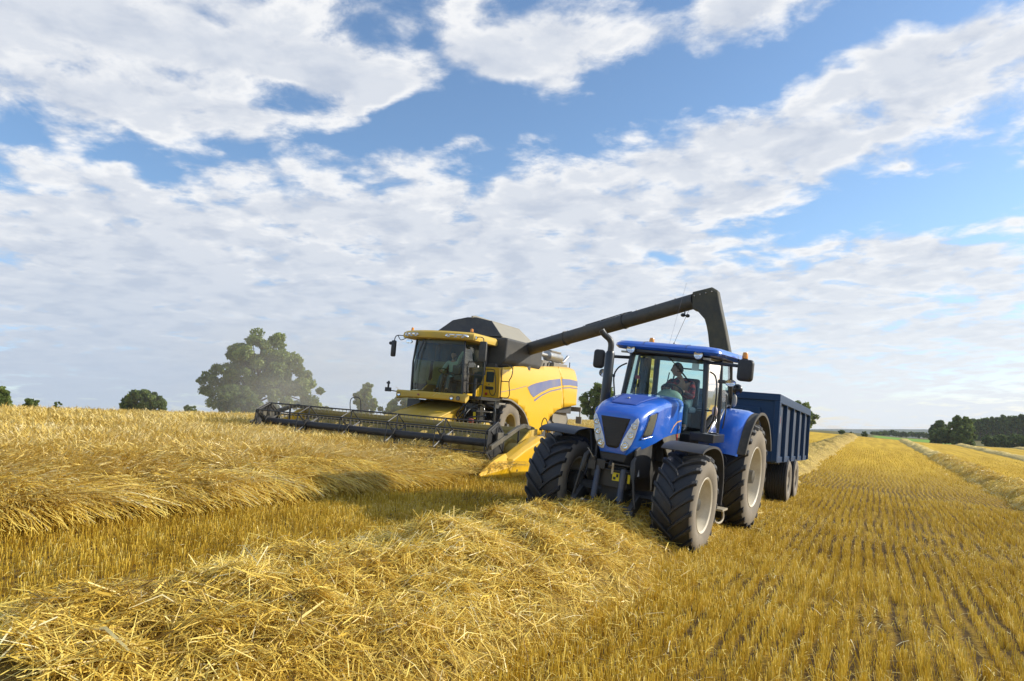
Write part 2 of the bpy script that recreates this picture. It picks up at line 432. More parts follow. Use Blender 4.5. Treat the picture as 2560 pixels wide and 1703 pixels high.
def solid_straw(name, c0, c1, sc=(1, 1), soil=None):
    """opaque thatch: short streaks of straw colours in a fine tangled pattern"""
    m = bpy.data.materials.new(name); m.use_nodes = True; t = NT(m.node_tree); b = t.n['Principled BSDF']
    tcn = t.new('ShaderNodeTexCoord'); mp = t.new('ShaderNodeMapping'); t.l.new(tcn.outputs['Object'], mp.inputs[0]); mp.inputs['Scale'].default_value = (sc[0], sc[1], 1)
    n = t.noise(mp.outputs[0], 9, 6, 0.75, 0.6); n2 = t.noise(tcn.outputs['Object'], 0.7, 3)
    c = t.mix(t.ss(n, 0.3, 0.72), c0, c1)
    c = t.mix(t.ss(n2, 0.35, 0.7, 0.0, 0.35), c, tuple(x * 0.72 for x in c0))
    t.put(b, 'Base Color', c); b.inputs['Roughness'].default_value = 0.85
    bp = t.new('ShaderNodeBump'); bp.inputs['Strength'].default_value = 1.0; bp.inputs['Distance'].default_value = 0.06; t.l.new(n, bp.inputs['Height']); t.l.new(bp.outputs[0], b.inputs['Normal'])
    return m
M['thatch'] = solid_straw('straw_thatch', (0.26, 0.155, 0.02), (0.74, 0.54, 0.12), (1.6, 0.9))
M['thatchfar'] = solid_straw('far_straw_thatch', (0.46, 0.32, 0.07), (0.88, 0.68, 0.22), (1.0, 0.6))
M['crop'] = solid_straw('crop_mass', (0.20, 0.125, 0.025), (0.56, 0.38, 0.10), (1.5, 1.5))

def groundmat():
    m = bpy.data.materials.new('field_ground'); m.use_nodes = True; t = NT(m.node_tree); b = t.n['Principled BSDF']
    tcn = t.new('ShaderNodeTexCoord'); co = tcn.outputs['Object']
    sp = t.new('ShaderNodeSeparateXYZ'); t.l.new(co, sp.inputs[0]); X, Y, _ = sp.outputs
    # drilling rows run along local Y
    wv = t.math('ADD', X, t.math('MULTIPLY', t.math('SUBTRACT', t.noise(co, 0.25, 2), 0.5), 0.5))
    rows = t.math('SINE', t.math('MULTIPLY', wv, 2 * math.pi / 0.16))
    mp = t.new('ShaderNodeMapping'); t.l.new(co, mp.inputs[0]); mp.inputs['Scale'].default_value = (1.0, 0.05, 1)
    broad = t.noise(mp.outputs[0], 1.4, 4, 0.6)
    fine = t.noise(co, 26, 5, 0.7); mid = t.noise(co, 3.0, 5, 0.65)
    k = t.math('ADD', t.math('ADD', t.math('MULTIPLY', rows, 0.10), t.math('MULTIPLY', fine, 0.55)), t.math('MULTIPLY', mid, 0.30))
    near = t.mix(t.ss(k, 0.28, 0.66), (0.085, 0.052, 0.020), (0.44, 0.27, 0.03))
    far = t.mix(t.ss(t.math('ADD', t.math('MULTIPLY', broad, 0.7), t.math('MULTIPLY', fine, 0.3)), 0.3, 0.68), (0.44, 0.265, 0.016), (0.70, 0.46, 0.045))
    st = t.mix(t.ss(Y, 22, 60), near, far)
    rough_g = t.mix(t.ss(t.noise(co, 0.35, 5, 0.7), 0.35, 0.65), (0.075, 0.085, 0.022), (0.22, 0.18, 0.06))
    edge = t.math('ADD', Y, t.math('MULTIPLY', t.noise(co, 0.08, 4), 14))
    c = t.mix(t.ss(edge, 168, 176), st, rough_g)
    # a green pasture beyond the stubble
    gx = t.math('MULTIPLY', t.math('MULTIPLY', t.ss(Y, 268, 272), t.math('SUBTRACT', 1.0, t.ss(Y, 345, 350))), t.math('MULTIPLY', t.ss(X, -1, 2), t.math('SUBTRACT', 1.0, t.ss(X, 22, 26))))
    c = t.mix(gx, c, t.mix(t.noise(co, 0.05, 3), (0.16, 0.30, 0.03), (0.24, 0.40, 0.05)))
    t.put(b, 'Base Color', c); b.inputs['Roughness'].default_value = 0.95; b.inputs['Specular IOR Level'].default_value = 0.15
    bp = t.new('ShaderNodeBump'); bp.inputs['Strength'].default_value = 0.8; bp.inputs['Distance'].default_value = 0.05; t.l.new(k, bp.inputs['Height']); t.l.new(bp.outputs[0], b.inputs['Normal'])
    return m
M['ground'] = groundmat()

def grid_mesh(name, xs, ys, zf):
    """grid in the field frame: local x = -o, local y = t"""
    X, Y = np.meshgrid(xs, ys, indexing='ij'); Zv = zf(-X, Y)
    nx, ny = len(xs), len(ys); co = np.stack([X, Y, Zv], -1).reshape(-1, 3)
    i = np.arange(nx * ny).reshape(nx, ny)
    q = np.stack([i[:-1, :-1], i[1:, :-1], i[1:, 1:], i[:-1, 1:]], -1).reshape(-1, 4)
    me = bpy.data.meshes.new(name); fill(me, co, q); me.polygons.foreach_set('use_smooth', [True] * len(q))
    return me
def fill(me, co, q):
    me.vertices.add(len(co)); me.vertices.foreach_set('co', np.ascontiguousarray(co, dtype=np.float32).ravel())
    me.loops.add(q.size); me.loops.foreach_set('vertex_index', q.astype(np.int32).ravel())
    me.polygons.add(len(q)); me.polygons.foreach_set('loop_start', np.arange(0, q.size, q.shape[1], dtype=np.int32))
    me.polygons.foreach_set('loop_total', np.full(len(q), q.shape[1], dtype=np.int32))
    me.update(calc_edges=True)
def field_obj(name, me, m, **kw):
    me.materials.append(m); o = bpy.data.objects.new(name, me); o.rotation_euler = (0, 0, -AZ); link(o); return tag(o, **kw)
def spread(a, b, n, p): # finer steps near 0
    u = np.linspace(-1, 1, n); s = np.sign(u) * np.abs(u) ** p
    return np.where(s < 0, -s * a, s * b)
xs = np.unique(np.concatenate([np.arange(-20, 20, 0.25), spread(-1500, 1500, 160, 3)]))
ys = np.unique(np.concatenate([np.arange(-4, 36, 0.25), np.arange(36, 60, 1), 60 + 2900 * np.linspace(0, 1, 140) ** 2.2, np.arange(-60, -4, 8)]))
def gz(o, t):
    r = np.clip(1 - np.hypot(o, t - 15) / 40, 0, 1)
    return Z(o, t) - 0.03 + (vn(o, t, 0.5, 1) - 0.5) * 0.05 * r + (vn(o, t, 0.22, 2) - 0.5) * 0.03 * r
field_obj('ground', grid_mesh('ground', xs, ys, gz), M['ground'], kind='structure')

# far blue hills beyond the valley
M['hill'] = mat('far_hills', (0.040, 0.060, 0.035), 0.95, var=0.3, dscale=0.01)
hx = np.linspace(-1400, 2600, 260); hy = np.linspace(1500, 2600, 14)
def hz(o, t):
    e = np.sin(np.clip((t - 1500) / 1100, 0, 1) * np.pi)
    return EYE - 8 + e * (12 + 6 * vn(o, t, 420, 3) + 3 * vn(o, t, 130, 4) + 1.5 * vn(o, t, 22, 9))
field_obj('hills', grid_mesh('hills', hx, hy, hz), M['hill'], kind='structure')

# ------------------------------------------------------------------ straw as ribbons
def ribbons(name, P, wd, side, tone, m, taper=None, **kw):
    """P (N,K,3) centre lines, wd (N,), side (N,3) across the blade, tone (N,) or (N,K)"""
    N, K, _ = P.shape
    if taper is None: taper = np.ones(K)
    off = side[:, None, :] * (wd[:, None] * 0.5 * taper[None, :])[:, :, None]
    co = np.stack([P - off, P + off], 2).reshape(-1, 3)
    b = (np.arange(N) * (2 * K))[:, None] + (np.arange(K - 1) * 2)[None, :]
    q = np.stack([b, b + 1, b + 3, b + 2], -1).reshape(-1, 4)
    me = bpy.data.meshes.new(name); fill(me, co, q)
    a = me.attributes.new('tone', 'FLOAT', 'POINT')
    tn = np.repeat(tone if tone.ndim == 2 else np.repeat(tone[:, None], K, 1), 2, axis=1) if tone.ndim == 2 else np.repeat(tone, 2 * K)
    a.data.foreach_set('value', tn.astype(np.float32).ravel())
    me.materials.append(m); o = bpy.data.objects.new(name, me); link(o); return tag(o, **kw)
def Wn(o, t, z):
    return np.stack([NV[0] * o + DV[0] * t, NV[1] * o + DV[1] * t, z], -1)
def dirs(n):
    a = rng.uniform(0, 2 * np.pi, n); return np.stack([np.cos(a), np.sin(a), np.zeros(n)], -1)
def in_view(o, t, margin=0.06):
    x = NV[0] * o + DV[0] * t; y = NV[1] * o + DV[1] * t
    return (y > 4.6) & (np.abs(x) < (0.70 + margin) * y + 0.8)
CROP_O, HEAD_L, HEAD_T = 8.75, 17.6, 18.2
def crop_at(o, t): return ((o > CROP_O) & (t < HEAD_T)) | (o > HEAD_L)
WINDROWS = [3.85, -5.3, -14.6, -23.9, -33.2, 13.3]
def wr_h(o, t, oc, hw=1.25, h=0.44):
    """height of the straw heap at (o, t) for a windrow centred on oc"""
    c = oc + (vn(t, oc + t * 0, 2.6, 11) - 0.5) * 0.5
    u = np.abs(o - c) / (hw * (0.85 + 0.35 * vn(t, oc + t * 0, 1.7, 12)))
    s = np.clip(1 - u ** 2.2, 0, 1) ** 0.8
    return s * h * (0.42 + 0.62 * vn(o, t, 0.95, 13) + 0.46 * vn(o, t, 0.38, 14) + 0.34 * vn(o, t, 0.17, 15))

# stubble: cut stems standing in rows, thinner with distance
def stubble(name, r0, r1, count, wmul, mult):
    M_ = int(count)
    r = np.sqrt(rng.uniform(r0 ** 2, r1 ** 2, M_ * 1)); a = rng.uniform(-0.66, 0.66, M_)
    x = r * np.sin(a); y = r * np.cos(a)
    o = x * NV[0] + y * NV[1]; t = x * DV[0] + y * DV[1]
    # snap to rows with scatter
    pitch = 0.155
    row = np.round(o / pitch); keep_row = vn(row * 3.1, t, 1.3, 21)
    o = row * pitch + rng.normal(0, 0.026, M_) + (vn(row, t, 2.5, 22) - 0.5) * 0.06
    clump = vn(o, t, 0.09, 23) * 0.6 + vn(o, t, 0.6, 24) * 0.4
    gap = 0.5 + 0.5 * np.cos(2 * np.pi * (o + (vn(o, t, 6, 28) - 0.5) * 0.3) / 0.34)
    clump = clump - 0.34 * gap * np.clip(0.75 + (-o) / 3.0, 0.35, 1)
    keep = (rng.uniform(0, 1, M_) < np.clip((clump - 0.10) * 3.0, 0.04, 1)) & in_view(o, t) & ~crop_at(o, t) & (keep_row > 0.05)
    hw = wr_h(o, t, 3.85); keep &= ~((hw > 0.16) & (t < 30))
    keep &= rng.uniform(0, 1, M_) < np.clip((100 - r) / 45, 0, 1)
    o, t = o[keep], t[keep]; n = len(o)
    h = 0.112 * (0.6 + 0.75 * rng.uniform(0, 1, n)) * (0.8 + 0.4 * vn(o, t, 0.8, 25)) * (1.0 if r0 < 10 else 0.85 if r0 < 20 else 0.62)
    # wheel tracks press the stems down
    track = (np.abs(o + 0.9) < 0.28) | (np.abs(o - 1.15) < 0.22)
    h = np.where(track & (rng.uniform(0, 1, n) < 0.55), h * 0.5, h)
    ln = rng.normal(0, 0.16, (n, 2)) * h[:, None] * 1.2
    z = Z(o, t) - 0.04
    base = Wn(o, t, z); top = base + np.concatenate([ln, h[:, None] + 0.02], 1)
    P = np.stack([base, top], 1)
    wd = 0.0052 * wmul * rng.uniform(0.7, 1.4, n)
    side = dirs(n); side[:, 0] = np.abs(side[:, 0]) + 0.5; side /= np.linalg.norm(side, axis=1, keepdims=True)
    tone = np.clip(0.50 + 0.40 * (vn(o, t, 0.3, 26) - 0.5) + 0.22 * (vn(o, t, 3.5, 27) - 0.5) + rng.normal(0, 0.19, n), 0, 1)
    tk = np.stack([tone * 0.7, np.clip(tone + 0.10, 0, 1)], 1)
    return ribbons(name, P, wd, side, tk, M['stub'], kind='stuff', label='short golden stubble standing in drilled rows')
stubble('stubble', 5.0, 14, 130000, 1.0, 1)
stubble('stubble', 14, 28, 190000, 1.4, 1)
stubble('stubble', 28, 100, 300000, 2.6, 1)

# loose chaff and short straw lying between the rows
def litter(n, r0, r1, L, wmul):
    r = np.sqrt(rng.uniform(r0 ** 2, r1 ** 2, n)); a = rng.uniform(-0.66, 0.66, n); x = r * np.sin(a); y = r * np.cos(a)
    o = x * NV[0] + y * NV[1]; t = x * DV[0] + y * DV[1]
    k = in_view(o, t) & ~crop_at(o, t) & (rng.uniform(0, 1, n) < 0.12 + 1.0 * np.clip(vn(o, t, 1.1, 31) - 0.45, 0, 1) * 2 + 1.2 * np.exp(-np.abs(np.abs(o - 3.85) - 1.5) * 1.6))
    o, t = o[k], t[k]; n = len(o)
    c = Wn(o, t, Z(o, t) + rng.uniform(0.0, 0.11, n)); d = dirs(n); d[:, 2] = rng.normal(0, 0.22, n)
    l = L * rng.uniform(0.3, 1.3, n)
    P = np.stack([c - d * l[:, None] / 2, c + d * 0.01 + [0, 0, 0.01], c + d * l[:, None] / 2], 1)
    side = np.cross(d, np.tile([0.2, 0.1, 1.0], (n, 1))); side /= np.linalg.norm(side, axis=1, keepdims=True)
    return ribbons('straw_litter', P, 0.0055 * wmul * rng.uniform(0.7, 1.5, n), side, np.clip(rng.normal(0.62, 0.2, n), 0, 1), M['straw'], kind='stuff', label='loose straw scattered between the stubble rows')
litter(26000, 5, 18, 0.16, 1.0)

# windrows
def windrow(oc, t0, t1, step_o, step_t, h, hw, m, label, straws=0, seg=(0, 0), sw=1.0, sl=0.34, cut=None):
    root = thing('straw_windrow', label, 'windrow', group='windrows of straw on the stubble')
    xs_ = -np.arange(oc - 2.0, oc + 2.0, step_o)[::-1]; ys_ = np.arange(t0, t1, step_t)
    def zf(o, t):
        hh = wr_h(o, t, oc, hw, h)
        return Z(o, t) - 0.10 + hh * 0.92 + np.where(hh > 0.03, 0.0, -0.05)
    me = grid_mesh('straw_core', xs_, ys_, zf)
    c = field_obj('straw_core', me, m); c.parent = root
    tag(root, kind='stuff')
    if straws:
        n = straws; a0, a1 = seg
        if a1 > 25: t = a0 + (a1 - a0) * rng.uniform(0, 1, n) ** 1.7
        else: t = rng.uniform(a0, a1, n)
        o = oc + rng.normal(0, 0.56, n) * hw / 1.1
        if cut is not None:
            k = (t < cut) | (o > 2.0); o, t = o[k], t[k]; n = len(o)
        hh = wr_h(o, t, oc, hw, h)
        bury = rng.uniform(0, 1, n) ** 1.5 * 0.12
        z = Z(o, t) + hh * 0.95 - bury + 0.01
        c3 = Wn(o, t, z)
        # locally combed tangles
        ang = 2 * np.pi * (vn(o, t, 0.4, 41) * 1.2) + rng.normal(0, 1.5, n)
        e = 0.3
        gx = (wr_h(o + 0.12, t, oc, hw, h) - hh) / 0.12; gy = (wr_h(o, t + 0.12, oc, hw, h) - hh) / 0.12
        du = np.cos(ang); dv = np.sin(ang)
        d = np.stack([NV[0] * du + DV[0] * dv, NV[1] * du + DV[1] * dv, (gx * du + gy * dv) * 0.8 + rng.normal(0, 0.36, n)], -1)
        d /= np.linalg.norm(d, axis=1, keepdims=True)
        l = sl * rng.uniform(0.35, 1.35, n)
        stick = rng.uniform(0, 1, n) < 0.05
        d[stick, 2] += rng.uniform(0.3, 1.0, stick.sum()); d /= np.linalg.norm(d, axis=1, keepdims=True)
        bend = rng.normal(0, 1, (n, 3)) * (l * np.where(rng.uniform(0, 1, n) < 0.3, 0.13, 0.05))[:, None]; bend[:, 2] = np.abs(bend[:, 2]) + 0.012
        P = np.stack([c3 - d * l[:, None] * 0.5, c3 + bend, c3 + d * l[:, None] * 0.5], 1)
        side = np.cross(d, rng.normal(0, 0.6, (n, 3)) + [0.3, 0, 1.0]); side /= np.linalg.norm(side, axis=1, keepdims=True)
        big = np.where(rng.uniform(0, 1, n) < 0.04, 2.0, 1.0)
        ro = ribbons('loose_straw', P, 0.0054 * sw * big * rng.uniform(0.6, 1.35, n), side, np.clip(rng.normal(0.52, 0.24, n) + (vn(o, t, 0.6, 43) - 0.5) * 0.45, 0, 1), M['straw'], taper=np.array([0.7, 1.0, 0.6]))
        ro.parent = root
    return root
windrow(3.85, 1.5, 165, 0.08, 0.16, 0.44, 1.32, M['thatch'], 'thick heap of loose bright straw running from the foreground under the blue tractor', 165000, (2.5, 24), 1.38, 0.36)
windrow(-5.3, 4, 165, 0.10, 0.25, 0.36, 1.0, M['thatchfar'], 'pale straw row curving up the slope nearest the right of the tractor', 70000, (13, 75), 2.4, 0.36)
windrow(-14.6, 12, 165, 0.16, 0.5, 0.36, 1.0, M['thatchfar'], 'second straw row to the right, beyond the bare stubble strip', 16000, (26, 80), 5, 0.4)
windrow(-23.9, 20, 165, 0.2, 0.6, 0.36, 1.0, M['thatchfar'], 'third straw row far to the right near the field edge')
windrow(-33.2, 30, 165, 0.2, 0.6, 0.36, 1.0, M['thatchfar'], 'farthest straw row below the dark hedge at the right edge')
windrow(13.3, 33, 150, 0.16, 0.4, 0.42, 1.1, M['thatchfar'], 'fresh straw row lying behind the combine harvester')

# standing barley: a mass underneath and stalks with ears above it
def crop_top(o, t):
    e = np.clip((o - CROP_O) / 1.5, 0, 1) if np.isscalar(o) else np.clip((o - CROP_O) / 1.5, 0, 1)
    b = 0.34 + 0.17 * e
    lodge = vn(o, t, 2.4, 51) * np.clip(1 - (o - CROP_O) / 7, 0, 1)
    b = b * (1 - 0.22 * np.clip((t - 12) / 4, 0, 1) * np.clip((19 - o) / 1.5, 0, 1))
    return b * (1 - 0.42 * lodge) + (vn(o, t, 1.1, 52) - 0.5) * 0.15 + (vn(o, t, 0.4, 53) - 0.5) * 0.09
def crop_mass(o0, o1, t0, t1, so, st, name='barley_mass'):
    xs_ = -np.arange(o0, o1, so)[::-1]; ys_ = np.arange(t0, t1, st)
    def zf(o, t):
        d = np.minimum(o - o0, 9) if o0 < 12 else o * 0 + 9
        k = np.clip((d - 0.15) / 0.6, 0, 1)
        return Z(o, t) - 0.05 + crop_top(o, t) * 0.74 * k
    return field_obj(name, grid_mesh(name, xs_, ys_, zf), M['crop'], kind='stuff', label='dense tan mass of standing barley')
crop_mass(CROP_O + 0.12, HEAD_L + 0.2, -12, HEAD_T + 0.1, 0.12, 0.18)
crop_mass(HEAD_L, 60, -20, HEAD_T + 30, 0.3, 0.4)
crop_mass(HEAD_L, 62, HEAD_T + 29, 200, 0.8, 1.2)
def barley(n, o0, o1, wmul, K=5, ears=True):
    o = rng.uniform(o0, o1, n * 2); 
    tmin = o / 1.75 - 3; tmax = np.where(o < HEAD_L, HEAD_T + 0.2, o * 3.4)
    t = tmin + (tmax - tmin) * rng.uniform(0, 1, n * 2)
    k = in_view(o, t, 0.03); o, t = o[k][:n], t[k][:n]; n = len(o)
    z = Z(o, t)
    H = crop_top(o, t) + 0.10 + rng.normal(0, 0.05, n)
    edge = np.clip(1 - (o - CROP_O) / 3.4, 0, 1) if o0 < 12 else o * 0
    L = H * (1.0 + 0.55 * edge) + 0.06
    ang = 2 * np.pi * (vn(o, t, 1.6, 61) * 0.9 + 0.5 * vn(o, t, 0.35, 62)) + rng.normal(0, 1.35, n)
    # at the cut face stalks topple outwards
    out_ = np.clip(1 - (o - CROP_O) / 0.8, 0, 1) * (o0 < 12)
    lean = (0.20 * rng.uniform(0.3, 1.6, n) + 1.15 * edge * vn(o, t, 0.8, 63) * rng.uniform(0.3, 1.3, n) + 0.5 * out_ * rng.uniform(0, 1, n)) * L
    du = np.cos(ang) - out_ * 0.9; dv = np.sin(ang); dd = np.stack([NV[0] * du + DV[0] * dv, NV[1] * du + DV[1] * dv, du * 0], -1)
    dd /= np.maximum(np.linalg.norm(dd, axis=1, keepdims=True), 1e-3)
    s = np.linspace(0.10 if o0 < 12 else 0.3, 1, K)
    P = []
    for q in s:
        hz_ = H * (q ** 0.75) if q < 1 else H * (1.0 - 0.12 * rng.uniform(0, 1, n))
        hz_ = hz_ * (1 - 0.45 * edge * q * vn(o, t, 0.6, 64))
        P.append(Wn(o, t, z + hz_) + dd * (lean * q ** 1.8)[:, None])
    P = np.stack(P, 1)
    side = np.cross(dd, np.tile([0, 0, 1.0], (n, 1))) + rng.normal(0, 0.4, (n, 3)); side /= np.linalg.norm(side, axis=1, keepdims=True)
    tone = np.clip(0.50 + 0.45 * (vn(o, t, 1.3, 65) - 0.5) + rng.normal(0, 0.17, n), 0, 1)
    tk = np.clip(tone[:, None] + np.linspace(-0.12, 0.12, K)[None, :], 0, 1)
    lab = 'stalks of ripe golden barley standing uncut'
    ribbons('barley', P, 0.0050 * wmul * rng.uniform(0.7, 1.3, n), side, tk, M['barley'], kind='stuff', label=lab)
    if ears:
        tip = P[:, -1]; dn = (P[:, -1] - P[:, -2]); dn /= np.linalg.norm(dn, axis=1, keepdims=True)
        dn = dn + dd * 0.5 + [0, 0, -0.15] + rng.normal(0, 0.2, (n, 3)); dn /= np.linalg.norm(dn, axis=1, keepdims=True)
        el = rng.uniform(0.07, 0.11, n)
        E_ = np.stack([tip, tip + dn * (el * 0.5)[:, None], tip + dn * el[:, None]], 1)
        ribbons('barley_ears', E_, 0.011 * wmul ** 0.8 * rng.uniform(0.7, 1.2, n), side, np.clip(tone + 0.15, 0, 1), M['barley'], taper=np.array([0.8, 1.0, 0.5]), kind='stuff', label='drooping ears of ripe barley')
        reps = 1
        b = np.repeat(E_[:, 1], reps, 0); dn2 = np.repeat(dn, reps, 0) + rng.normal(0, 0.22, (n * reps, 3))
        A_ = np.stack([b, b + dn2 * rng.uniform(0.07, 0.13, n * reps)[:, None]], 1)
        ribbons('barley_awns', A_, 0.0026 * wmul * np.ones(n * reps), np.repeat(side, reps, 0), np.clip(np.repeat(tone, reps) + 0.25, 0, 1), M['barley'], taper=np.array([1.0, 0.3]), kind='stuff', label='fine bristly awns of ripe barley')
barley(42000, CROP_O, 13.0, 2.3)
barley(42000, 13.0, 21.0, 2.9)
barley(60000, 21.0, 46.0, 3.4, K=3)

def cut_face(n):
    """long stalks toppled out over the cut edge of the crop"""
    t = rng.uniform(3.5, HEAD_T - 0.3, n); o0 = CROP_O + np.abs(rng.normal(0.0, 0.30, n)) + 0.3 * np.clip((t - 14) / 2, 0, 1); k = in_view(o0, t) & (rng.uniform(0, 1, n) < 0.25 + 1.3 * vn(o0, t, 0.45, 73) ** 1.5); t, o0 = t[k], o0[k]; n = len(t)
    z = Z(o0, t); top = crop_top(o0 + 0.5, t) * rng.uniform(0.7, 1.15, n); L = rng.uniform(0.35, 0.95, n) * (1 - 0.5 * np.clip((t - 13.5) / 2, 0, 1))
    a = np.pi + 2.6 * (vn(o0, t, 0.6, 71) - 0.5) * 1.6 + rng.normal(0, 0.95, n)
    du, dv = np.cos(a), np.sin(a); P = []
    dr = rng.uniform(0.4, 1.15, n)
    for q in np.linspace(-0.35, 1, 6):
        oo = o0 + du * L * q; tt = t + dv * L * q
        zz_ = z + top - dr * top * np.clip(q, 0, 1) ** 1.5 - 0.25 * top * np.clip(-q, 0, 1) + 0.01
        P.append(Wn(oo, tt, np.maximum(zz_, Z(oo, tt) + 0.03)))
    P = np.stack(P, 1); dd = P[:, -1] - P[:, 0]; side = np.cross(dd, rng.normal(0, 0.5, (n, 3)) + [0, 0, 1.0]); side /= np.linalg.norm(side, axis=1, keepdims=True)
    ribbons('barley', P, 0.0098 * rng.uniform(0.6, 1.4, n), side, np.clip(rng.normal(0.55, 0.2, n) + (vn(o0, t, 0.7, 72) - 0.5) * 0.4, 0, 1), M['straw'], kind='stuff', label='long barley stalks flopped over the cut edge of the crop')
cut_face(34000)
# ================================================================== wheels
def lug_wheel(parent, name, X, Zc, side, yin, yout, R, rim_r, n=20, lug_h=0.05, sweep=27, rimmat='rim', deep=0.17, label=None, steer=0.0):
    """side +1 / -1; yin, yout distances from the centre line of the inner and outer tyre faces; own empty so that a wheel is one part"""
    e = bpy.data.objects.new(name, None); e.empty_display_size = 0.2; link(e, parent); e.location = (X, side * (yin + yout) / 2, Zc)
    e.rotation_euler = (0, 0, steer)
    if label: e['label'] = label
    hw = (yout - yin) / 2; s = side
    rc = R - lug_h
    prof = [(rim_r - 0.012, -hw * 0.80), (rim_r + 0.015, -hw * 0.93), (rim_r + (rc - rim_r) * 0.45, -hw * 1.0), (rim_r + (rc - rim_r) * 0.78, -hw * 0.97), (rc - 0.035, -hw * 0.86), (rc - 0.008, -hw * 0.6), (rc, -hw * 0.2)]
    side_p = MB().lathe([(r, y) for r, y in prof[:5]], 56); side_p.lathe([(r, -y) for r, y in prof[:5]], 56)
    tread = MB().lathe([(r, y) for r, y in prof[4:]] + [(r, -y) for r, y in reversed(prof[4:])], 56)
    ty = obj('tyre', tread, M['tyre'], e, smooth=50)
    obj('sidewall', side_p, M['tyreside'], e, smooth=60)
    lugs = MB()
    K = 6
    for sgn in (-1, 1):
        for k in range(n):
            th0 = 2 * math.pi * (k + (0.5 if sgn > 0 else 0)) / n
            rings = []
            for i in range(K + 1):
                f = i / K; y = sgn * hw * (-0.07 + 1.05 * f)
                fa = max(f, 0)
                th = th0 + math.radians(sweep) * (fa ** 0.85)
                ay = abs(y) / hw
                rb = rc - 0.02 if ay < 0.8 else rc - 0.03 - (ay - 0.8) * 0.38 * R * 0.5
                rt = R - (0.006 + 0.02 * ay ** 2) if ay < 0.86 else R - 0.03 - (ay - 0.86) * 0.5 * R * 0.5
                wb = (0.050 + 0.028 * f) * 0.5 * R / 0.75; wt = wb * 0.62
                yo = y if ay < 0.98 else sgn * hw * 0.985
                rings.append([(rb * math.cos(th - wb / R * 1.3), yo, rb * math.sin(th - wb / R * 1.3)), (rt * math.cos(th - wt / R * 1.3), yo, rt * math.sin(th - wt / R * 1.3)),
                              (rt * math.cos(th + wt / R * 1.3), yo, rt * math.sin(th + wt / R * 1.3)), (rb * math.cos(th + wb / R * 1.3), yo, rb * math.sin(th + wb / R * 1.3))])
            lugs.loft(rings)
    obj('tread_lugs', lugs, M['tyre'], e, bevel=0.006, seg=1)
    q = s * hw
    rm = MB().lathe([(rim_r, q * 0.80), (rim_r + 0.018, q * 0.90), (rim_r + 0.004, q * 0.95), (rim_r - 0.022, q * 0.90), (rim_r - 0.035, q * 0.70), (rim_r - 0.055, q * 0.55), (rim_r - 0.062, q * 0.15),
                     (rim_r - 0.10, q * 0.10), (rim_r * 0.62, q * 0.10 - s * 0.00), (rim_r * 0.50, q * 0.22), (rim_r * 0.36, q * 0.24), (rim_r * 0.30, q * 0.24), (0.001, q * 0.24)], 48)
    rm.lathe([(rim_r, -q * 0.80), (rim_r + 0.01, -q * 0.92), (rim_r - 0.03, -q * 0.88), (rim_r - 0.06, -q * 0.4), (rim_r - 0.08, 0)], 48)
    obj('rim', rm, M[rimmat], e, smooth=45)
    hb = MB().lathe([(rim_r * 0.36, q * 0.24), (rim_r * 0.36, q * 0.24 + s * 0.05), (rim_r * 0.26, q * 0.24 + s * 0.06), (rim_r * 0.22, q * 0.24 + s * deep), (0.001, q * 0.24 + s * (deep + 0.01))], 24)
    for k in range(10):
        a = 2 * math.pi * k / 10
        hb.lathe([(0.001, 0.0), (0.017, 0.0), (0.017, s * 0.035), (0.001, s * 0.035)], 6, c=(math.cos(a) * rim_r * 0.43, q * 0.24, math.sin(a) * rim_r * 0.43))
    obj('hub', hb, M['hub'], e, smooth=40)
    return e

# ================================================================== tractor (X forward, Y to its left, Z up)
TLOC = (1.776, 12.325, -1.593 + EYE); TROT = (-0.139, 0.0143, -2.093)
tr = thing('tractor', 'shiny blue tractor with a black exhaust stack pulling a trailer', 'tractor', TLOC, TROT)
FA, RA = 0.35, -2.85
for s in (1, -1):
    lug_wheel(tr, 'front_wheel', FA, 0.745 if s > 0 else 0.745, s, 0.72, 1.33, 0.75, 0.40, 19, 0.052, 25, deep=0.13, steer=0.0)
    lug_wheel(tr, 'rear_wheel', RA, 0.96, s, 0.62, 1.33, 0.975, 0.54, 21, 0.055, 24, deep=0.22)
# bonnet
def hood_ring(X, zt, w, zb, wb, crown=0.045, n=14, fx=0.0):
    """ring from lower left over the top to lower right; fx bends the nose back towards its edges"""
    pts = []
    H = zt - zb
    prof = [(0, 0), (0.35, 0.004), (0.62, 0.016), (0.80, 0.040), (0.92, 0.085), (0.985, 0.15), (1.0, 0.24), (None, 0.55), (None, 0.82), (None, 1.0)]
    for (f, d) in prof:
        if f is None:
            k = (d - 0.24) / 0.76; y = w + (wb - w) * k ** 1.5; z = zt - H * d
        else: y = w * f; z = zt - H * d if f == 1.0 else zt - (H * 0.24) * (d / 0.24)
        pts.append((y, z))
    full = [(-y, z) for y, z in reversed(pts[1:])] + pts
    return [(X - fx * y * y, y, z) for y, z in full]
hb = MB()
secs = [(-0.86, 2.26, 0.47, 1.68, 0.47), (-0.45, 2.25, 0.475, 1.66, 0.475), (-0.05, 2.22, 0.475, 1.62, 0.475), (0.25, 2.17, 0.47, 1.54, 0.45), (0.50, 2.12, 0.455, 1.46, 0.38), (0.66, 2.07, 0.435, 1.40, 0.30),
        (0.78, 2.01, 0.41, 1.35, 0.235), (0.84, 1.97, 0.395, 1.33, 0.21), (0.875, 1.94, 0.375, 1.34, 0.19)]
rings = [hood_ring(*q, fx=0.0 if q[0] < 0.3 else 0.35 * min(1, (q[0] - 0.3) / 0.4)) for q in secs]
L = rings[-1]; cy_, cz_ = 0.0, 1.66
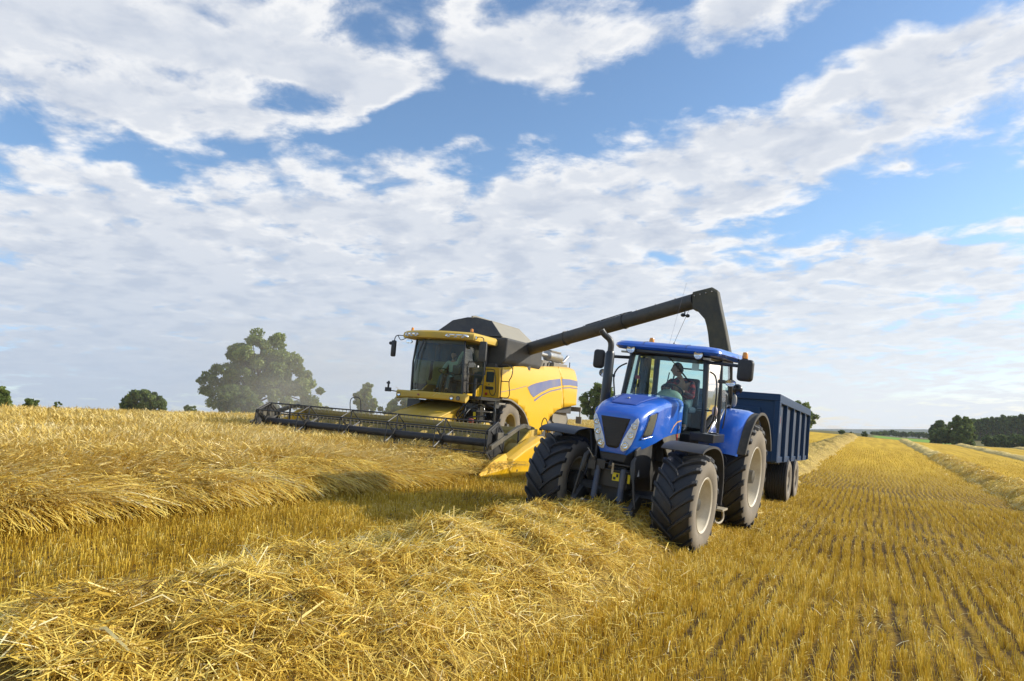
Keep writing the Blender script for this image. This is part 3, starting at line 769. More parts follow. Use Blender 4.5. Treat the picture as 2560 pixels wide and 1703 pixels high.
for f, dxx in ((0.93, 0.012), (0.6, 0.014), (0.25, 0.014)):
    rings.append([(0.875 + dxx - 0.35 * (p[1] * f) ** 2, p[1] * f, cz_ + (p[2] - cz_) * f) for p in L])
hb.loft(rings)
bonnet = obj('bonnet', hb, M['blue'], tr, smooth=38)
def nose(y, z, off=0.008): return (0.889 - 0.35 * y * y + off, y, z)
C1 = lambda u, v: (u, v)
obj('grille', patch([(-0.235, 1.875), (0.235, 1.875), (0.10, 1.445), (0.065, 1.42), (-0.065, 1.42), (-0.10, 1.445)], lambda y, z: nose(y, z, 0.006), 0.05), M['grille'], bonnet, smooth=60, solid=0.006)
gb = MB()
for k in range(9):
    z = 1.45 + k * 0.05; hwid = 0.085 + (z - 1.43) / 0.445 * 0.135
    gb.tube([nose(-hwid, z, 0.012), nose(0, z, 0.012), nose(hwid, z, 0.012)], 0.0025, 4)
objs('grille_bars', gb, M['frame'], bonnet)
for s in (1, -1):
    # headlight: long teardrop from the bonnet shoulder to the chin
    pl = [(0.345, 1.90), (0.365, 1.85), (0.352, 1.75), (0.325, 1.62), (0.285, 1.50), (0.235, 1.42), (0.175, 1.385), (0.135, 1.40), (0.125, 1.46), (0.155, 1.56), (0.215, 1.69), (0.27, 1.80), (0.315, 1.88)]
    hl = obj('headlight', patch([(s * y, z) for y, z in pl], lambda y, z: nose(y, z, 0.004), 0.05), M['headlamp'], bonnet, smooth=60, solid=0.006)
    lamp = MB(); 
    for (y, z, r) in ((0.302, 1.775, 0.042), (0.262, 1.635, 0.048), (0.195, 1.475, 0.052)):
        c = nose(s * y, z, 0.006)
        lamp.lathe([(r, 0.0), (r * 1.02, 0.018), (r * 0.88, 0.020), (r * 0.75, 0.004), (r * 0.35, 0.0), (r * 0.3, 0.016), (0.001, 0.02)], 20, axis=0, c=c)
    objs('lamp_bowl', lamp, M['chrome'], hl, smooth=40)
    sh = MB()
    for (y, z, r) in ((0.302, 1.775, 0.042), (0.262, 1.635, 0.048), (0.195, 1.475, 0.052)):
        sh.lathe([(r * 1.04, 0.0), (r * 1.16, 0.012), (r * 1.04, 0.014)], 20, axis=0, c=nose(s * y, z, 0.006), closed=True)
    objs('lamp_ring', sh, M['steel'], hl, smooth=40)
    obj('lamp_cover', patch([(s * y, z) for y, z in pl], lambda y, z: nose(y, z, 0.034 - 0.6 * max(0, abs(y) - 0.30) ** 1), 0.05), M['lens'], hl, smooth=60)
    # side vent
    def sidem(x, z, off=0.004): 
        w = np.interp(x, [-0.86, -0.05, 0.25, 0.5, 0.66, 0.78], [0.47, 0.475, 0.47, 0.455, 0.435, 0.41]); wb_ = np.interp(x, [-0.86, -0.05, 0.25, 0.5, 0.66, 0.78], [0.47, 0.475, 0.45, 0.38, 0.30, 0.235])
        zt = np.interp(x, [-0.86, -0.05, 0.25, 0.5, 0.66, 0.78], [2.26, 2.22, 2.17, 2.12, 2.07, 2.01]); zb = np.interp(x, [-0.86, -0.05, 0.25, 0.5, 0.66, 0.78], [1.68, 1.62, 1.54, 1.46, 1.40, 1.35])
        k = min(1, max(0, ((zt - z) / (zt - zb) - 0.24) / 0.76)); y = w + (wb_ - w) * k ** 1.5
        return y + off
    def sidept(x, z, off): 
        fx = 0.35 * min(1, max(0, (x - 0.3) / 0.4)); y = sidem(x, z, off); return (x - fx * y * y, s * y, z)
    obj('side_vent', patch([(0.70, 1.90), (0.66, 1.95), (0.42, 1.99), (0.40, 1.96), (0.46, 1.68), (0.50, 1.645), (0.69, 1.61), (0.72, 1.64)], lambda x, z: sidept(x, z, 0.005), 0.06), M['ventgrey'], bonnet, smooth=60, solid=0.006)
    vf = smooth_path([sidept(x, z, 0.006) for x, z in [(0.715, 1.90), (0.67, 1.965), (0.41, 2.005), (0.38, 1.96), (0.44, 1.67), (0.49, 1.63), (0.70, 1.59), (0.74, 1.63), (0.715, 1.90)]], 3)
    obj('vent_frame', MB().tube(vf, 0.009, 6), M['blue'], bonnet, smooth=60)
    # curved gold line and badge at the rear of the bonnet side
    gl = [(-0.30, 1.685), (-0.33, 1.685), (-0.45, 1.78), (-0.60, 1.845), (-0.82, 1.87), (-0.82, 1.89), (-0.60, 1.87), (-0.44, 1.80)]
    obj('gold_line', patch(gl, lambda x, z: sidept(x, z, 0.004), 0.08), M['gold'], bonnet, smooth=60)
    obj('badge', patch([(-0.66, 2.02), (-0.80, 2.02), (-0.83, 2.12), (-0.69, 2.12)], lambda x, z: sidept(x, z, 0.0045), 0.08), mat('pale_blue_badge', (0.22, 0.42, 0.75), 0.4), bonnet, smooth=60)
    obj('badge', MB().box(-0.74, -0.70, s * 0.476, s * 0.479, 1.74, 1.80), M['white'], bonnet)
# recessed flat on the bonnet top with a small catch
top = patch([(0.62, -0.20), (0.66, 0.0), (0.62, 0.20), (-0.05, 0.30), (-0.12, 0.0), (-0.05, -0.30)], lambda x, y: (x, y, np.interp(x, [-0.45, -0.05, 0.25, 0.5, 0.66, 0.78], [2.25, 2.22, 2.17, 2.12, 2.07, 2.01]) + 0.004), 0.1)
obj('bonnet_panel', top, mat('matt_blue_panel', (0.014, 0.08, 0.42), 0.5, dust=0.2), bonnet, smooth=60, solid=0.004)
obj('bonnet_catch', MB().box(0.28, 0.34, -0.06, -0.03, 2.165, 2.185), M['steel'], bonnet, bevel=0.004)
# engine, side panels and chassis
eng = MB().box(-0.9, 0.50, -0.27, 0.27, 0.72, 1.60).box(-0.5, 0.70, -0.19, 0.19, 0.60, 1.34).box(-2.9, -0.8, -0.36, 0.36, 0.66, 1.30).box(-0.86, -0.3, -0.40, 0.40, 1.2, 1.68)
obj('engine_block', eng, M['blacksteel'], tr, bevel=0.02)
for s in (1, -1):
    p = [(0.74, 1.42), (0.52, 1.50), (0.25, 1.57), (0.10, 1.60), (0.06, 1.40), (0.05, 1.10), (0.10, 0.98), (0.50, 0.97), (0.62, 1.02), (0.74, 1.2)]
    obj('engine_side_panel', MB().prism(p, s * 0.30, s * 0.335), M['greyblack'], tr, bevel=0.01)
    p2 = [(0.04, 1.62), (-0.86, 1.70), (-0.86, 1.30), (-0.70, 1.22), (-0.45, 1.22), (-0.28, 1.36), (-0.10, 1.52)]
    obj('engine_rear_panel', MB().prism(p2, s * 0.43, s * 0.462), mat('faded_grey_panel', (0.085, 0.083, 0.075), 0.6, dust=0.4), tr, bevel=0.01)
    obj('small_red_tag', MB().box(-0.73, -0.68, s * 0.462, s * 0.466, 1.56, 1.66), M['red'], tr)
chin = MB().loft([[(0.70 - 0.3 * y * y, y, z) for y, z in ((-0.30, 1.40), (0.30, 1.40), (0.24, 1.12), (-0.24, 1.12))], [(0.83 - 0.3 * y * y, y, z) for y, z in ((-0.22, 1.345), (0.22, 1.345), (0.18, 1.22), (-0.18, 1.22))]])
obj('chin_panel', chin, M['black'], tr, bevel=0.012)
fw = MB().box(0.52, 0.80, -0.26, 0.26, 0.82, 1.10).box(0.62, 0.78, -0.34, 0.34, 0.93, 1.05)
obj('front_weight_frame', fw, M['blacksteel'], tr, bevel=0.015)
pl_ = MB().box(0.79, 0.80, 0.16, 0.25, 0.96, 1.05)
obj('warning_plate', MB().box(0.806, 0.812, 0.02, 0.13, 0.93, 1.05), M['ystick'], tr)
obj('warning_plate', MB().box(0.806, 0.812, 0.262, 0.30, 0.92, 1.05), M['ystick'], tr)
objs('warning_mark', MB().box(0.8125, 0.814, 0.035, 0.075, 0.945, 0.985).box(0.8125, 0.814, 0.08, 0.115, 0.985, 1.03), M['black'], tr)
tri = MB().prism([(0.40, 1.10), (0.50, 1.10), (0.45, 1.20)], 0.3375, 0.3395, 1)
obj('warning_triangle', MB().prism([(0.62, 1.02), (0.53, 1.02), (0.575, 1.125)], 0.3365, 0.3385, 1), M['white'], tr)
# front axle
ax = MB().tube([(FA, -0.78, 0.72), (FA, -0.30, 0.66), (FA, 0.30, 0.66), (FA, 0.78, 0.72)], [0.12, 0.13, 0.13, 0.12], 12)
ax.lathe([(0.001, -0.86), (0.17, -0.86), (0.20, -0.72), (0.12, -0.62)], 20, c=(FA, 0, 0.745)).lathe([(0.001, 0.86), (0.17, 0.86), (0.20, 0.72), (0.12, 0.62)], 20, c=(FA, 0, 0.745))
ax.tube([(FA + 0.16, -0.70, 0.72), (FA + 0.18, 0.70, 0.72)], 0.028, 8)
ax.tube([(RA, -0.8, 0.96), (RA, 0.8, 0.96)], 0.16, 14)
objs('axle', ax, M['blacksteel'], tr, smooth=50)
# front linkage
lk = MB()
for y in (-0.38, 0.36):
    lk.tube([(0.84, y, 1.30), (0.93, y * 1.02, 1.26), (0.95, y * 1.06, 1.14), (0.97, y * 1.12, 1.02)], [0.028, 0.035, 0.042, 0.036], 8)
    lk.tube([(0.97, y * 1.12, 1.05), (1.00, y * 1.34, 0.60)], 0.020, 8)
objs('linkage_stabiliser', lk, M['blacksteel'], tr, smooth=50)
cy = MB()
for y in (-0.20, 0.21):
    cy.tube([(0.86, y, 1.12), (0.93, y, 0.66)], 0.045, 14).tube([(0.93, y, 0.68), (0.945, y, 0.56)], 0.024, 10).lathe([(0.001, -0.05), (0.055, -0.05), (0.055, 0.05), (0.001, 0.05)], 14, c=(0.945, y, 0.55))
objs('linkage_ram', cy, mat('dark_blue_steel', (0.03, 0.05, 0.10), 0.4, dust=0.3), tr, smooth=50)
lb = MB()
for y in (-0.46, 0.44):
    lb.prism([(0.70, 0.72), (0.80, 0.78), (1.08, 0.62), (1.15, 0.50), (1.10, 0.44), (0.98, 0.46), (0.70, 0.62)], y - 0.035, y + 0.035)
    lb.lathe([(0.001, -0.07), (0.05, -0.07), (0.05, 0.07), (0.001, 0.07)], 14, c=(1.09, y, 0.53))
lb.tube([(0.98, -0.46, 0.56), (0.98, 0.44, 0.56)], 0.055, 12)
lb.box(0.93, 1.03, -0.24, 0.22, 0.50, 0.62)
objs('linkage_arms', lb, M['blacksteel'], tr, bevel=0.008)
tl = MB().tube([(0.82, -0.02, 1.20), (0.97, 0.03, 1.14)], 0.03, 8).box(0.86, 0.94, -0.34, -0.22, 1.06, 1.20).tube([(0.90, -0.28, 1.20), (0.90, -0.28, 1.26)], 0.05, 10).box(0.84, 0.88, -0.18, 0.30, 1.08, 1.10).box(0.84, 0.88, -0.18, 0.30, 1.17, 1.19)
tl.box(0.82, 0.9, -0.22, -0.08, 1.08, 1.22)
obj('top_hitch', tl, M['blacksteel'], tr, bevel=0.006)
obj('hitch_pin', MB().tube([(0.93, 0.06, 1.20), (0.93, 0.06, 1.04)], 0.018, 8), mat('tan_pin', (0.42, 0.34, 0.22), 0.5), tr, smooth=40)
objs('bolt_heads', MB().ball((1.145, -0.46, 0.53), 0.02).ball((1.145, 0.44, 0.53), 0.02).ball((1.02, -0.33, 0.60), 0.028).ball((1.06, -0.40, 0.52), 0.02), M['steel'], tr, smooth=60)
obj('wire', MB().tube(smooth_path([(0.95, -0.26, 1.24), (1.0, -0.28, 1.30), (0.98, -0.34, 1.36), (0.93, -0.38, 1.36)]), 0.005, 5), mat('pale_wire', (0.4, 0.36, 0.28), 0.6), tr)
# front mudguards
def guard(X, Zc, s, y0, y1, R_, a0, a1, m, name, th=0.02, n=16, lip=0.05, label=None):
    P = arc(X, Zc, R_, a0, a1, n)
    mb = MB().slab(P, min(s * y0, s * y1), max(s * y0, s * y1), th)
    if lip: mb.slab(arc(X, Zc, R_ - 0.004, a0, a1, n), min(s * (y1 - 0.018), s * (y1 + 0.012)), max(s * (y1 - 0.018), s * (y1 + 0.012)), lip)
    return obj(name, mb, m, tr, smooth=35, bevel=0.006, label=label)
for s in (1, -1):
    # top plate is broad and nearly flat, then falls behind the tyre
    P = [(0.76, 1.52), (0.66, 1.57), (0.45, 1.60), (0.15, 1.61), (-0.15, 1.565), (-0.36, 1.45), (-0.50, 1.27), (-0.57, 1.05), (-0.59, 0.82), (-0.57, 0.66)]
    P = [(q.x, q.z) for q in smooth_path([(a, 0, b) for a, b in P], 2)]
    g = MB().slab(P, min(s * 0.70, s * 1.31), max(s * 0.70, s * 1.31), -0.016)
    g.slab(P, min(s * 1.30, s * 1.325), max(s * 1.30, s * 1.325), -0.035)
    g.tube([(FA, s * 0.66, 0.8), (FA - 0.25, s * 0.66, 1.2), (FA - 0.2, s * 0.70, 1.56), (FA - 0.2, s * 1.1, 1.585)], 0.025, 8)
    obj('front_mudguard', g, mat('mudguard_plastic', (0.035, 0.037, 0.045), 0.42, dust=0.3, dcol=(0.13, 0.12, 0.10)), tr, smooth=35)
# rear mudguards
for s in (1, -1):
    P = arc(RA, 0.98, 1.17, 20, 150, 22)
    yA, yB = 0.66, 1.20
    rings = []
    for k, (x, z) in enumerate(P):
        a = math.radians(20 + 130 * k / 22); ux, uz = math.cos(a), math.sin(a)
        r = []
        for (dy, dr) in ((0.0, -0.02), (0.0, -0.005), (0.10, 0.004), (0.30, 0.004), (0.42, -0.004), (0.50, -0.030), (0.54, -0.075), (0.52, -0.080), (0.48, -0.05), (0.40, -0.025), (0.10, -0.02)):
            r.append((x + ux * dr, s * (yA + dy), z + uz * dr))
        rings.append(r)
    obj('rear_mudguard', MB().loft(rings), M['blue'], tr, smooth=40)
    P2 = arc(RA, 0.98, 1.115, 22, 158, 22)
    obj('mudguard_extension', MB().slab(P2, min(s * 1.19, s * 1.34), max(s * 1.19, s * 1.34), 0.02).slab(arc(RA, 0.98, 1.115, 22, 158, 22), min(s * 1.325, s * 1.345), max(s * 1.325, s * 1.345), 0.05), mat('rubber_extension', (0.05, 0.048, 0.045), 0.7, dust=0.3), tr, smooth=35)
    # inner wall of the mudguard closing to the cab
    P3 = [(RA + 1.10, 1.33)] + arc(RA, 0.98, 1.15, 22, 120, 12) + [(RA - 0.4, 1.25), (RA + 0.6, 1.20)]
    obj('mudguard_wall', MB().prism(P3, s * 0.64, s * 0.665), M['frame'], tr)
# exhaust stack
ex = MB().tube([(-0.30, -0.62, 1.60), (-0.33, -0.72, 1.86), (-0.35, -0.72, 2.02)], 0.05, 14).tube([(-0.35, -0.72, 1.92), (-0.35, -0.72, 2.00), (-0.35, -0.72, 2.86), (-0.35, -0.72, 2.90)], [0.075, 0.085, 0.078, 0.06], 20)
exo = obj('exhaust_stack', ex, M['frame'], tr, smooth=50)
obj('exhaust_tip', MB().tube(smooth_path([(-0.35, -0.72, 2.88), (-0.35, -0.72, 3.02), (-0.33, -0.75, 3.10), (-0.28, -0.83, 3.17), (-0.25, -0.88, 3.24)], 4), 0.052, 16), mat('exhaust_black', (0.03, 0.032, 0.036), 0.35, dust=0.2), exo, smooth=50)
# cab frame
CF, CR = -1.14, -2.72
cabf = MB()
for s in (1, -1):
    cabf.tube([(CF + 0.02, s * 0.76, 1.66), (CF - 0.02, s * 0.74, 2.10), (CF - 0.12, s * 0.66, 2.98)], [0.045, 0.045, 0.055], 8)
    cabf.tube([(CF - 0.62, s * 0.84, 1.66), (CF - 0.66, s * 0.83, 2.2), (CF - 0.72, s * 0.76, 2.98)], 0.026, 8)
    cabf.tube([(CR - 0.10, s * 0.72, 2.0), (CR - 0.08, s * 0.73, 2.4), (CR + 0.02, s * 0.70, 2.98)], 0.045, 8)
    cabf.tube([(CF - 0.1, s * 0.68, 2.97), (CR, s * 0.72, 2.97)], 0.04, 8)
    cabf.tube([(CF + 0.02, s * 0.76, 1.68), (CF - 0.62, s * 0.84, 1.68)], 0.035, 8)
    cabf.tube(smooth_path([(CF - 0.62, s * 0.84, 1.68), (CF - 0.75, s * 0.82, 1.95), (CF - 1.15, s * 0.80, 2.18), (CR - 0.1, s * 0.74, 2.2)], 3), 0.02, 8)
cabf.tube([(CF - 0.11, -0.68, 2.96), (CF - 0.06, 0, 2.98), (CF - 0.11, 0.68, 2.96)], 0.05, 8)
cabf.tube([(CR, -0.70, 2.96), (CR, 0.70, 2.96)], 0.04, 8).tube([(CR - 0.1, -0.7, 2.05), (CR - 0.1, 0.7, 2.05)], 0.03, 8)
obj('cab_frame', cabf, M['frame'], tr, smooth=50)
fl = MB().box(CR - 0.05, CF + 0.02, -0.70, 0.70, 1.30, 1.66).box(CR - 0.1, CR + 0.05, -0.66, 0.66, 1.5, 2.05)
obj('cab_floor', fl, M['frame'], tr, bevel=0.02)
# glass
def quad(name, a, b, c, d, m, parent=tr, th=0.006): return obj(name, MB().add([a, b, c, d], [(0, 1, 2, 3)]), m, parent)
ws = patch([(-0.72, 1.78), (0.72, 1.78), (0.72, 2.15), (0.63, 2.93), (-0.63, 2.93), (-0.72, 2.15)], lambda y, z: (CF + 0.03 - (z - 1.7) * 0.10 + 0.10 * (1 - (y / 0.72) ** 2), y, z), 0.12)
obj('windscreen', ws, M['glass'], tr, smooth=60)
for s in (1, -1):
    quad('door_glass', (CF, s * 0.76, 1.72), (CF - 0.62, s * 0.84, 1.72), (CF - 0.72, s * 0.77, 2.94), (CF - 0.10, s * 0.68, 2.94), M['glass'])
    obj('side_window', MB().add([(CF - 0.66, s * 0.835, 1.78), (CF - 0.80, s * 0.825, 1.98), (CF - 1.15, s * 0.81, 2.2), (CR - 0.08, s * 0.75, 2.22), (CR + 0.0, s * 0.715, 2.94), (CF - 0.74, s * 0.765, 2.94)], [(0, 1, 2, 3, 4, 5)]), M['glass'], tr)
quad('rear_window', (CR - 0.09, -0.70, 2.08), (CR - 0.09, 0.70, 2.08), (CR + 0.01, 0.68, 2.94), (CR + 0.01, -0.68, 2.94), M['glass'])
# roof
def rr(x0, x1, hy, z, r=0.18, n=5, zc=0.0):
    pts = []
    for (cx, cy_, a0) in ((x1 - r, hy - r, 0), (x0 + r, hy - r, 90), (x0 + r, -hy + r, 180), (x1 - r, -hy + r, 270)):
        for k in range(n + 1):
            a = math.radians(a0 + 90 * k / n); pts.append((cx + r * math.cos(a), cy_ + r * math.sin(a), z))
    return pts
rf = MB().loft([rr(-2.86, -1.10, 0.80, 3.00, 0.14), rr(-2.96, -1.00, 0.90, 3.01, 0.18), rr(-3.02, -0.94, 0.955, 3.055, 0.22), rr(-3.01, -0.95, 0.945, 3.10, 0.22), rr(-2.95, -1.02, 0.89, 3.145, 0.2), rr(-2.78, -1.2, 0.72, 3.165, 0.2)])
roof = obj('cab_roof', rf, M['blue'], tr, smooth=40)
objs('roof_seam', MB().tube([(-0.945, 0.38, 3.04), (-0.95, 0.38, 3.10), (-1.02, 0.38, 3.15), (-1.2, 0.38, 3.17)], 0.004, 4).tube([(-0.945, -0.38, 3.04), (-0.95, -0.38, 3.10), (-1.02, -0.38, 3.15), (-1.2, -0.38, 3.17)], 0.004, 4), M['frame'], roof)
obj('roof_brow', MB().box(-1.08, -0.985, -0.55, 0.55, 2.955, 3.015), M['frame'], roof, bevel=0.015)
for y in (-0.60, 0.60):
    l = obj('work_lamp', MB().lathe([(0.001, -0.05), (0.06, -0.05), (0.082, 0.0), (0.085, 0.03), (0.072, 0.034)], 22, axis=0, c=(-0.985, y, 3.0), M=None), M['frame'], roof, smooth=50)
    obj('lamp_reflector', MB().lathe([(0.074, 0.028), (0.04, 0.006), (0.001, 0.0)], 22, axis=0, c=(-0.985, y, 3.0)), M['chrome'], l, smooth=60)
    obj('lamp_glass', MB().lathe([(0.074, 0.033), (0.04, 0.042), (0.001, 0.045)], 22, axis=0, c=(-0.985, y, 3.0)), M['lens'], l, smooth=60)
    obj('roof_bracket', MB().box(-1.06, -1.0, y * 1.22 - 0.06, y * 1.22 + 0.06, 2.93, 2.965), mat('beige_bracket', (0.45, 0.42, 0.33), 0.6), roof, bevel=0.005)
def beacon(x, y, z, par):
    b = obj('beacon', MB().lathe([(0.001, 0), (0.055, 0), (0.058, 0.05), (0.05, 0.055)], 18, axis=2, c=(x, y, z)), M['frame'], par, smooth=50)
    obj('beacon_lens', MB().lathe([(0.052, 0.055), (0.052, 0.10), (0.046, 0.145), (0.036, 0.165), (0.001, 0.17)], 18, axis=2, c=(x, y, z)), M['amber'], b, smooth=50)
beacon(-2.35, -0.74, 3.15, roof); beacon(-2.3, 1.05, 3.02, roof)
obj('beacon_arm', MB().tube([(-2.3, 0.88, 3.05), (-2.3, 1.05, 3.02)], 0.018, 8), M['frame'], roof, smooth=50)
obj('aerial', MB().tube([(-1.6, -0.05, 3.16), (-1.6, -0.05, 3.21)], 0.012, 6).tube([(-1.6, -0.05, 3.2), (-1.55, 0.18, 3.82)], 0.0035, 5), M['frame'], roof)
obj('aerial', MB().tube([(-2.4, -0.42, 3.16), (-2.35, -0.18, 4.4)], 0.0022, 4), mat('whip_grey', (0.25, 0.25, 0.25), 0.5), roof)
# mirrors
def mirror(y, x, z, w_, h_, root, parent=tr):
    s = 1 if y > 0 else -1
    a = obj('mirror_arm', MB().tube([root, (x - 0.02, y - s * w_ * 0.25, z + h_ * 0.18)], 0.028, 8), M['frame'], parent, smooth=50)
    T = Matrix.Translation((x, y, z)) @ Matrix.Rotation(s * -0.12, 4, 'Z')
    rgs = []
    for dxx, sc in ((0.055, 0.72), (0.045, 0.90), (0.02, 0.99), (-0.02, 1.0), (-0.045, 0.95)):
        rgs.append([(dxx, p[0], p[1]) for p in [(q[0], q[1]) for q in rr(-w_ / 2 * sc, w_ / 2 * sc, h_ / 2 * sc, 0, 0.06 * sc, 4)]])
    mh = obj('mirror', MB().loft(rgs, M=T), M['black'], parent, smooth=45)
    obj('mirror_glass', MB().loft([[(-0.047, p[0], p[1]) for p in rr(-w_ / 2 * 0.9, w_ / 2 * 0.9, h_ / 2 * 0.9, 0, 0.05, 4)], [(-0.050, p[0], p[1]) for p in rr(-w_ / 2 * 0.9, w_ / 2 * 0.9, h_ / 2 * 0.9, 0, 0.05, 4)]], M=T), M['mirror'], mh)
    return mh
mirror(1.36, -1.1, 2.82, 0.26, 0.36, (CF - 0.08, 0.70, 2.90))
mirror(-1.24, -1.1, 2.78, 0.20, 0.34, (CF - 0.08, -0.70, 2.86))
# lamps on stalks
def stalk_lamp(pts, c, rx, rz, nm='side_lamp', yaw=0.2):
    a = obj('lamp_stalk', MB().tube(smooth_path(pts, 3), 0.014, 8), M['frame'], tr, smooth=50)
    T = Matrix.Translation(c) @ Matrix.Rotation(yaw, 4, 'Z')
    l = obj(nm, MB().lathe([(0.001, -0.05), (0.6, -0.045), (0.95, 0.0), (1.0, 0.03), (0.88, 0.034)], 20, axis=0, M=T @ Matrix.Diagonal((1, rx, rz, 1))), M['frame'], tr, smooth=50)
    obj('lamp_reflector', MB().lathe([(0.88, 0.03), (0.4, 0.012), (0.001, 0.005)], 20, axis=0, M=T @ Matrix.Diagonal((1, rx, rz, 1))), M['chrome'], l, smooth=60)
    obj('lamp_glass', MB().lathe([(0.88, 0.033), (0.4, 0.042), (0.001, 0.045)], 20, axis=0, M=T @ Matrix.Diagonal((1, rx, rz, 1))), M['lens'], l, smooth=60)
stalk_lamp([(CF - 0.05, -0.74, 2.75), (CF + 0.15, -0.80, 2.66), (CF + 0.28, -0.82, 2.50), (-0.85, -0.78, 2.25), (-0.8, -0.74, 2.1)], (-0.62, -0.93, 2.53), 0.062, 0.068)
obj('lamp_bracket', MB().tube([(-0.70, -0.92, 2.53), (-0.84, -0.80, 2.5)], 0.025, 8), M['frame'], tr)
stalk_lamp([(CF + 0.0, 0.78, 2.74), (CF + 0.12, 0.90, 2.68), (CF + 0.14, 0.95, 2.5), (CF + 0.12, 0.95, 2.1), (CF + 0.1, 0.93, 1.95), (CF + 0.05, 0.84, 1.8)], (-1.2, 1.12, 2.59), 0.088, 0.062)
obj('lamp_bracket', MB().box(-1.16, -1.06, 0.94, 1.06, 2.57, 2.63), M['frame'], tr, bevel=0.01)
for (c) in ((-0.62, -0.88, 2.08), (-1.06, 0.94, 2.10)):
    obj('indicator_lamp', MB().ball(c, 0.035, 0.05, 0.085), M['pink'], tr, smooth=60)
    obj('indicator_arm', MB().tube([(c[0] - 0.03, c[1], c[2]), (CF, math.copysign(0.75, c[1]), 2.1)], 0.014, 6), M['frame'], tr)
objs('wiper', MB().tube([(CF + 0.08, 0.02, 2.96), (CF + 0.10, 0.30, 2.72), (CF + 0.09, 0.46, 2.55)], 0.009, 5).tube([(CF + 0.09, 0.14, 2.86), (CF + 0.10, 0.46, 2.54)], 0.007, 4), M['frame'], tr)
obj('paper_sheet', MB().box(CF + 0.00, CF + 0.004, 0.46, 0.58, 2.74, 2.86), M['paper'], tr)
obj('door_sticker', MB().box(-1.45, -1.34, 0.822, 0.826, 2.07, 2.14), M['paper'], tr)
# steps, tank and battery box on the left side, same on the right
for s in (1,):
    obj('door_step_box', MB().box(-1.55, -0.85, s * 0.62, s * 1.02, 1.58, 1.72).box(-1.25, -1.12, 0.84, 1.0, 1.72, 1.745), M['frame'], tr, bevel=0.02)
    st = MB().prism([(-1.02, 1.0), (-1.18, 0.95), (-1.34, 0.36), (-1.10, 0.30), (-1.00, 0.6)], 0.98, 1.0)
    obj('step_side', st, M['black'], tr, bevel=0.004)
    obj('step', MB().box(-1.44, -1.12, 0.98, 1.22, 0.485, 0.52), mat('step_tan', (0.36, 0.31, 0.22), 0.7, dust=0.3), tr, bevel=0.006)
    obj('step', MB().tube(smooth_path([(-1.06, 1.06, 0.62), (-1.06, 1.10, 0.36), (-1.18, 1.14, 0.28), (-1.36, 1.16, 0.30), (-1.42, 1.16, 0.38), (-1.40, 1.14, 0.50)], 3), 0.02, 8), mat('step_tan2', (0.40, 0.34, 0.24), 0.6), tr, smooth=50)
    obj('air_bottle', MB().lathe([(0.001, 1.48), (0.05, 1.48), (0.055, 1.40), (0.075, 1.34), (0.08, 0.98), (0.06, 0.95)], 16, axis=2, c=(-1.0, 1.02, 0)), M['black'], tr, smooth=50)
    obj('grey_canister', MB().lathe([(0.001, 1.14), (0.05, 1.14), (0.05, 0.86), (0.06, 0.84), (0.06, 0.60), (0.001, 0.60)], 14, axis=2, c=(-0.86, 1.10, 0)), mat('canister', (0.36, 0.34, 0.28), 0.5, dust=0.3), tr, smooth=50)
tk = MB().box(-1.75, -0.75, 0.42, 0.90, 0.66, 1.40).box(-1.75, -0.6, -0.90, -0.42, 0.62, 1.40)
objs('fuel_tank', tk, M['blacksteel'], tr, bevel=0.05, seg=3)
obj('grab_rail', MB().tube(smooth_path([(-1.82, 0.90, 1.8), (-1.84, 0.92, 2.1), (-1.86, 0.90, 2.4)], 3), 0.012, 6), M['frame'], tr)
obj('rear_lamp', MB().ball((-2.78, 0.82, 2.30), 0.04, 0.05, 0.12), mat('grey_lens', (0.4, 0.38, 0.34), 0.3), tr, smooth=60)
obj('rear_speaker_lamp', MB().lathe([(0.001, -0.06), (0.09, -0.05), (0.10, 0.0), (0.06, 0.05), (0.001, 0.06)], 18, axis=0, c=(-3.0, 0.80, 2.52)), M['frame'], tr, smooth=50)
# inside the cab
seat = MB().box(-2.42, -1.95, -0.24, 0.24, 1.98, 2.10).box(-2.52, -2.38, -0.24, 0.24, 2.06, 2.62)
objs('driver_seat', seat, M['seat'], tr, bevel=0.05, seg=3)
obj('driver_seat_base', MB().box(-2.35, -2.0, -0.18, 0.18, 1.66, 1.98), M['frame'], tr, bevel=0.02)
dash = MB().box(-1.42, -1.22, -0.22, 0.30, 1.66, 2.22)
dash.box(-1.36, -1.2, -0.6, -0.1, 2.16, 2.24)
obj('dashboard', dash, M['frame'], tr, bevel=0.04, seg=2)
obj('dashboard_cowl', MB().ball((-1.34, 0.05, 2.22), 0.14, 0.24, 0.16, 16, 10), mat('grey_green_cowl', (0.26, 0.36, 0.32), 0.6), tr, smooth=60)
swm = Matrix.Translation((-1.56, 0.02, 2.36)) @ Matrix.Rotation(math.radians(-35), 4, 'Y')
sw_ = MB().lathe([(0.19 + 0.016 * math.cos(a), 0.016 * math.sin(a)) for a in [2 * math.pi * k / 6 for k in range(6)]], 28, axis=2, M=swm, closed=True).tube([swm @ Vector((-0.19, 0, 0)), swm @ Vector((0.19, 0, 0))], 0.014, 6).tube([swm @ Vector((0, 0, 0)), (-1.42, 0.02, 2.12)], 0.03, 8)
obj('steering_wheel', sw_, M['frame'], tr, smooth=50)
mon = MB().box(-1.60, -1.48, -0.62, -0.42, 2.22, 2.42).box(-1.55, -1.45, -0.58, -0.46, 2.46, 2.62).tube([(-1.5, -0.52, 2.0), (-1.5, -0.52, 2.75), (-1.6, -0.58, 2.9)], 0.035, 8).box(-1.8, -1.62, -0.66, -0.5, 2.3, 2.9).box(-1.52, -1.4, -0.60, -0.36, 2.14, 2.24)
obj('control_monitor', mon, M['greyblack'], tr, bevel=0.02)
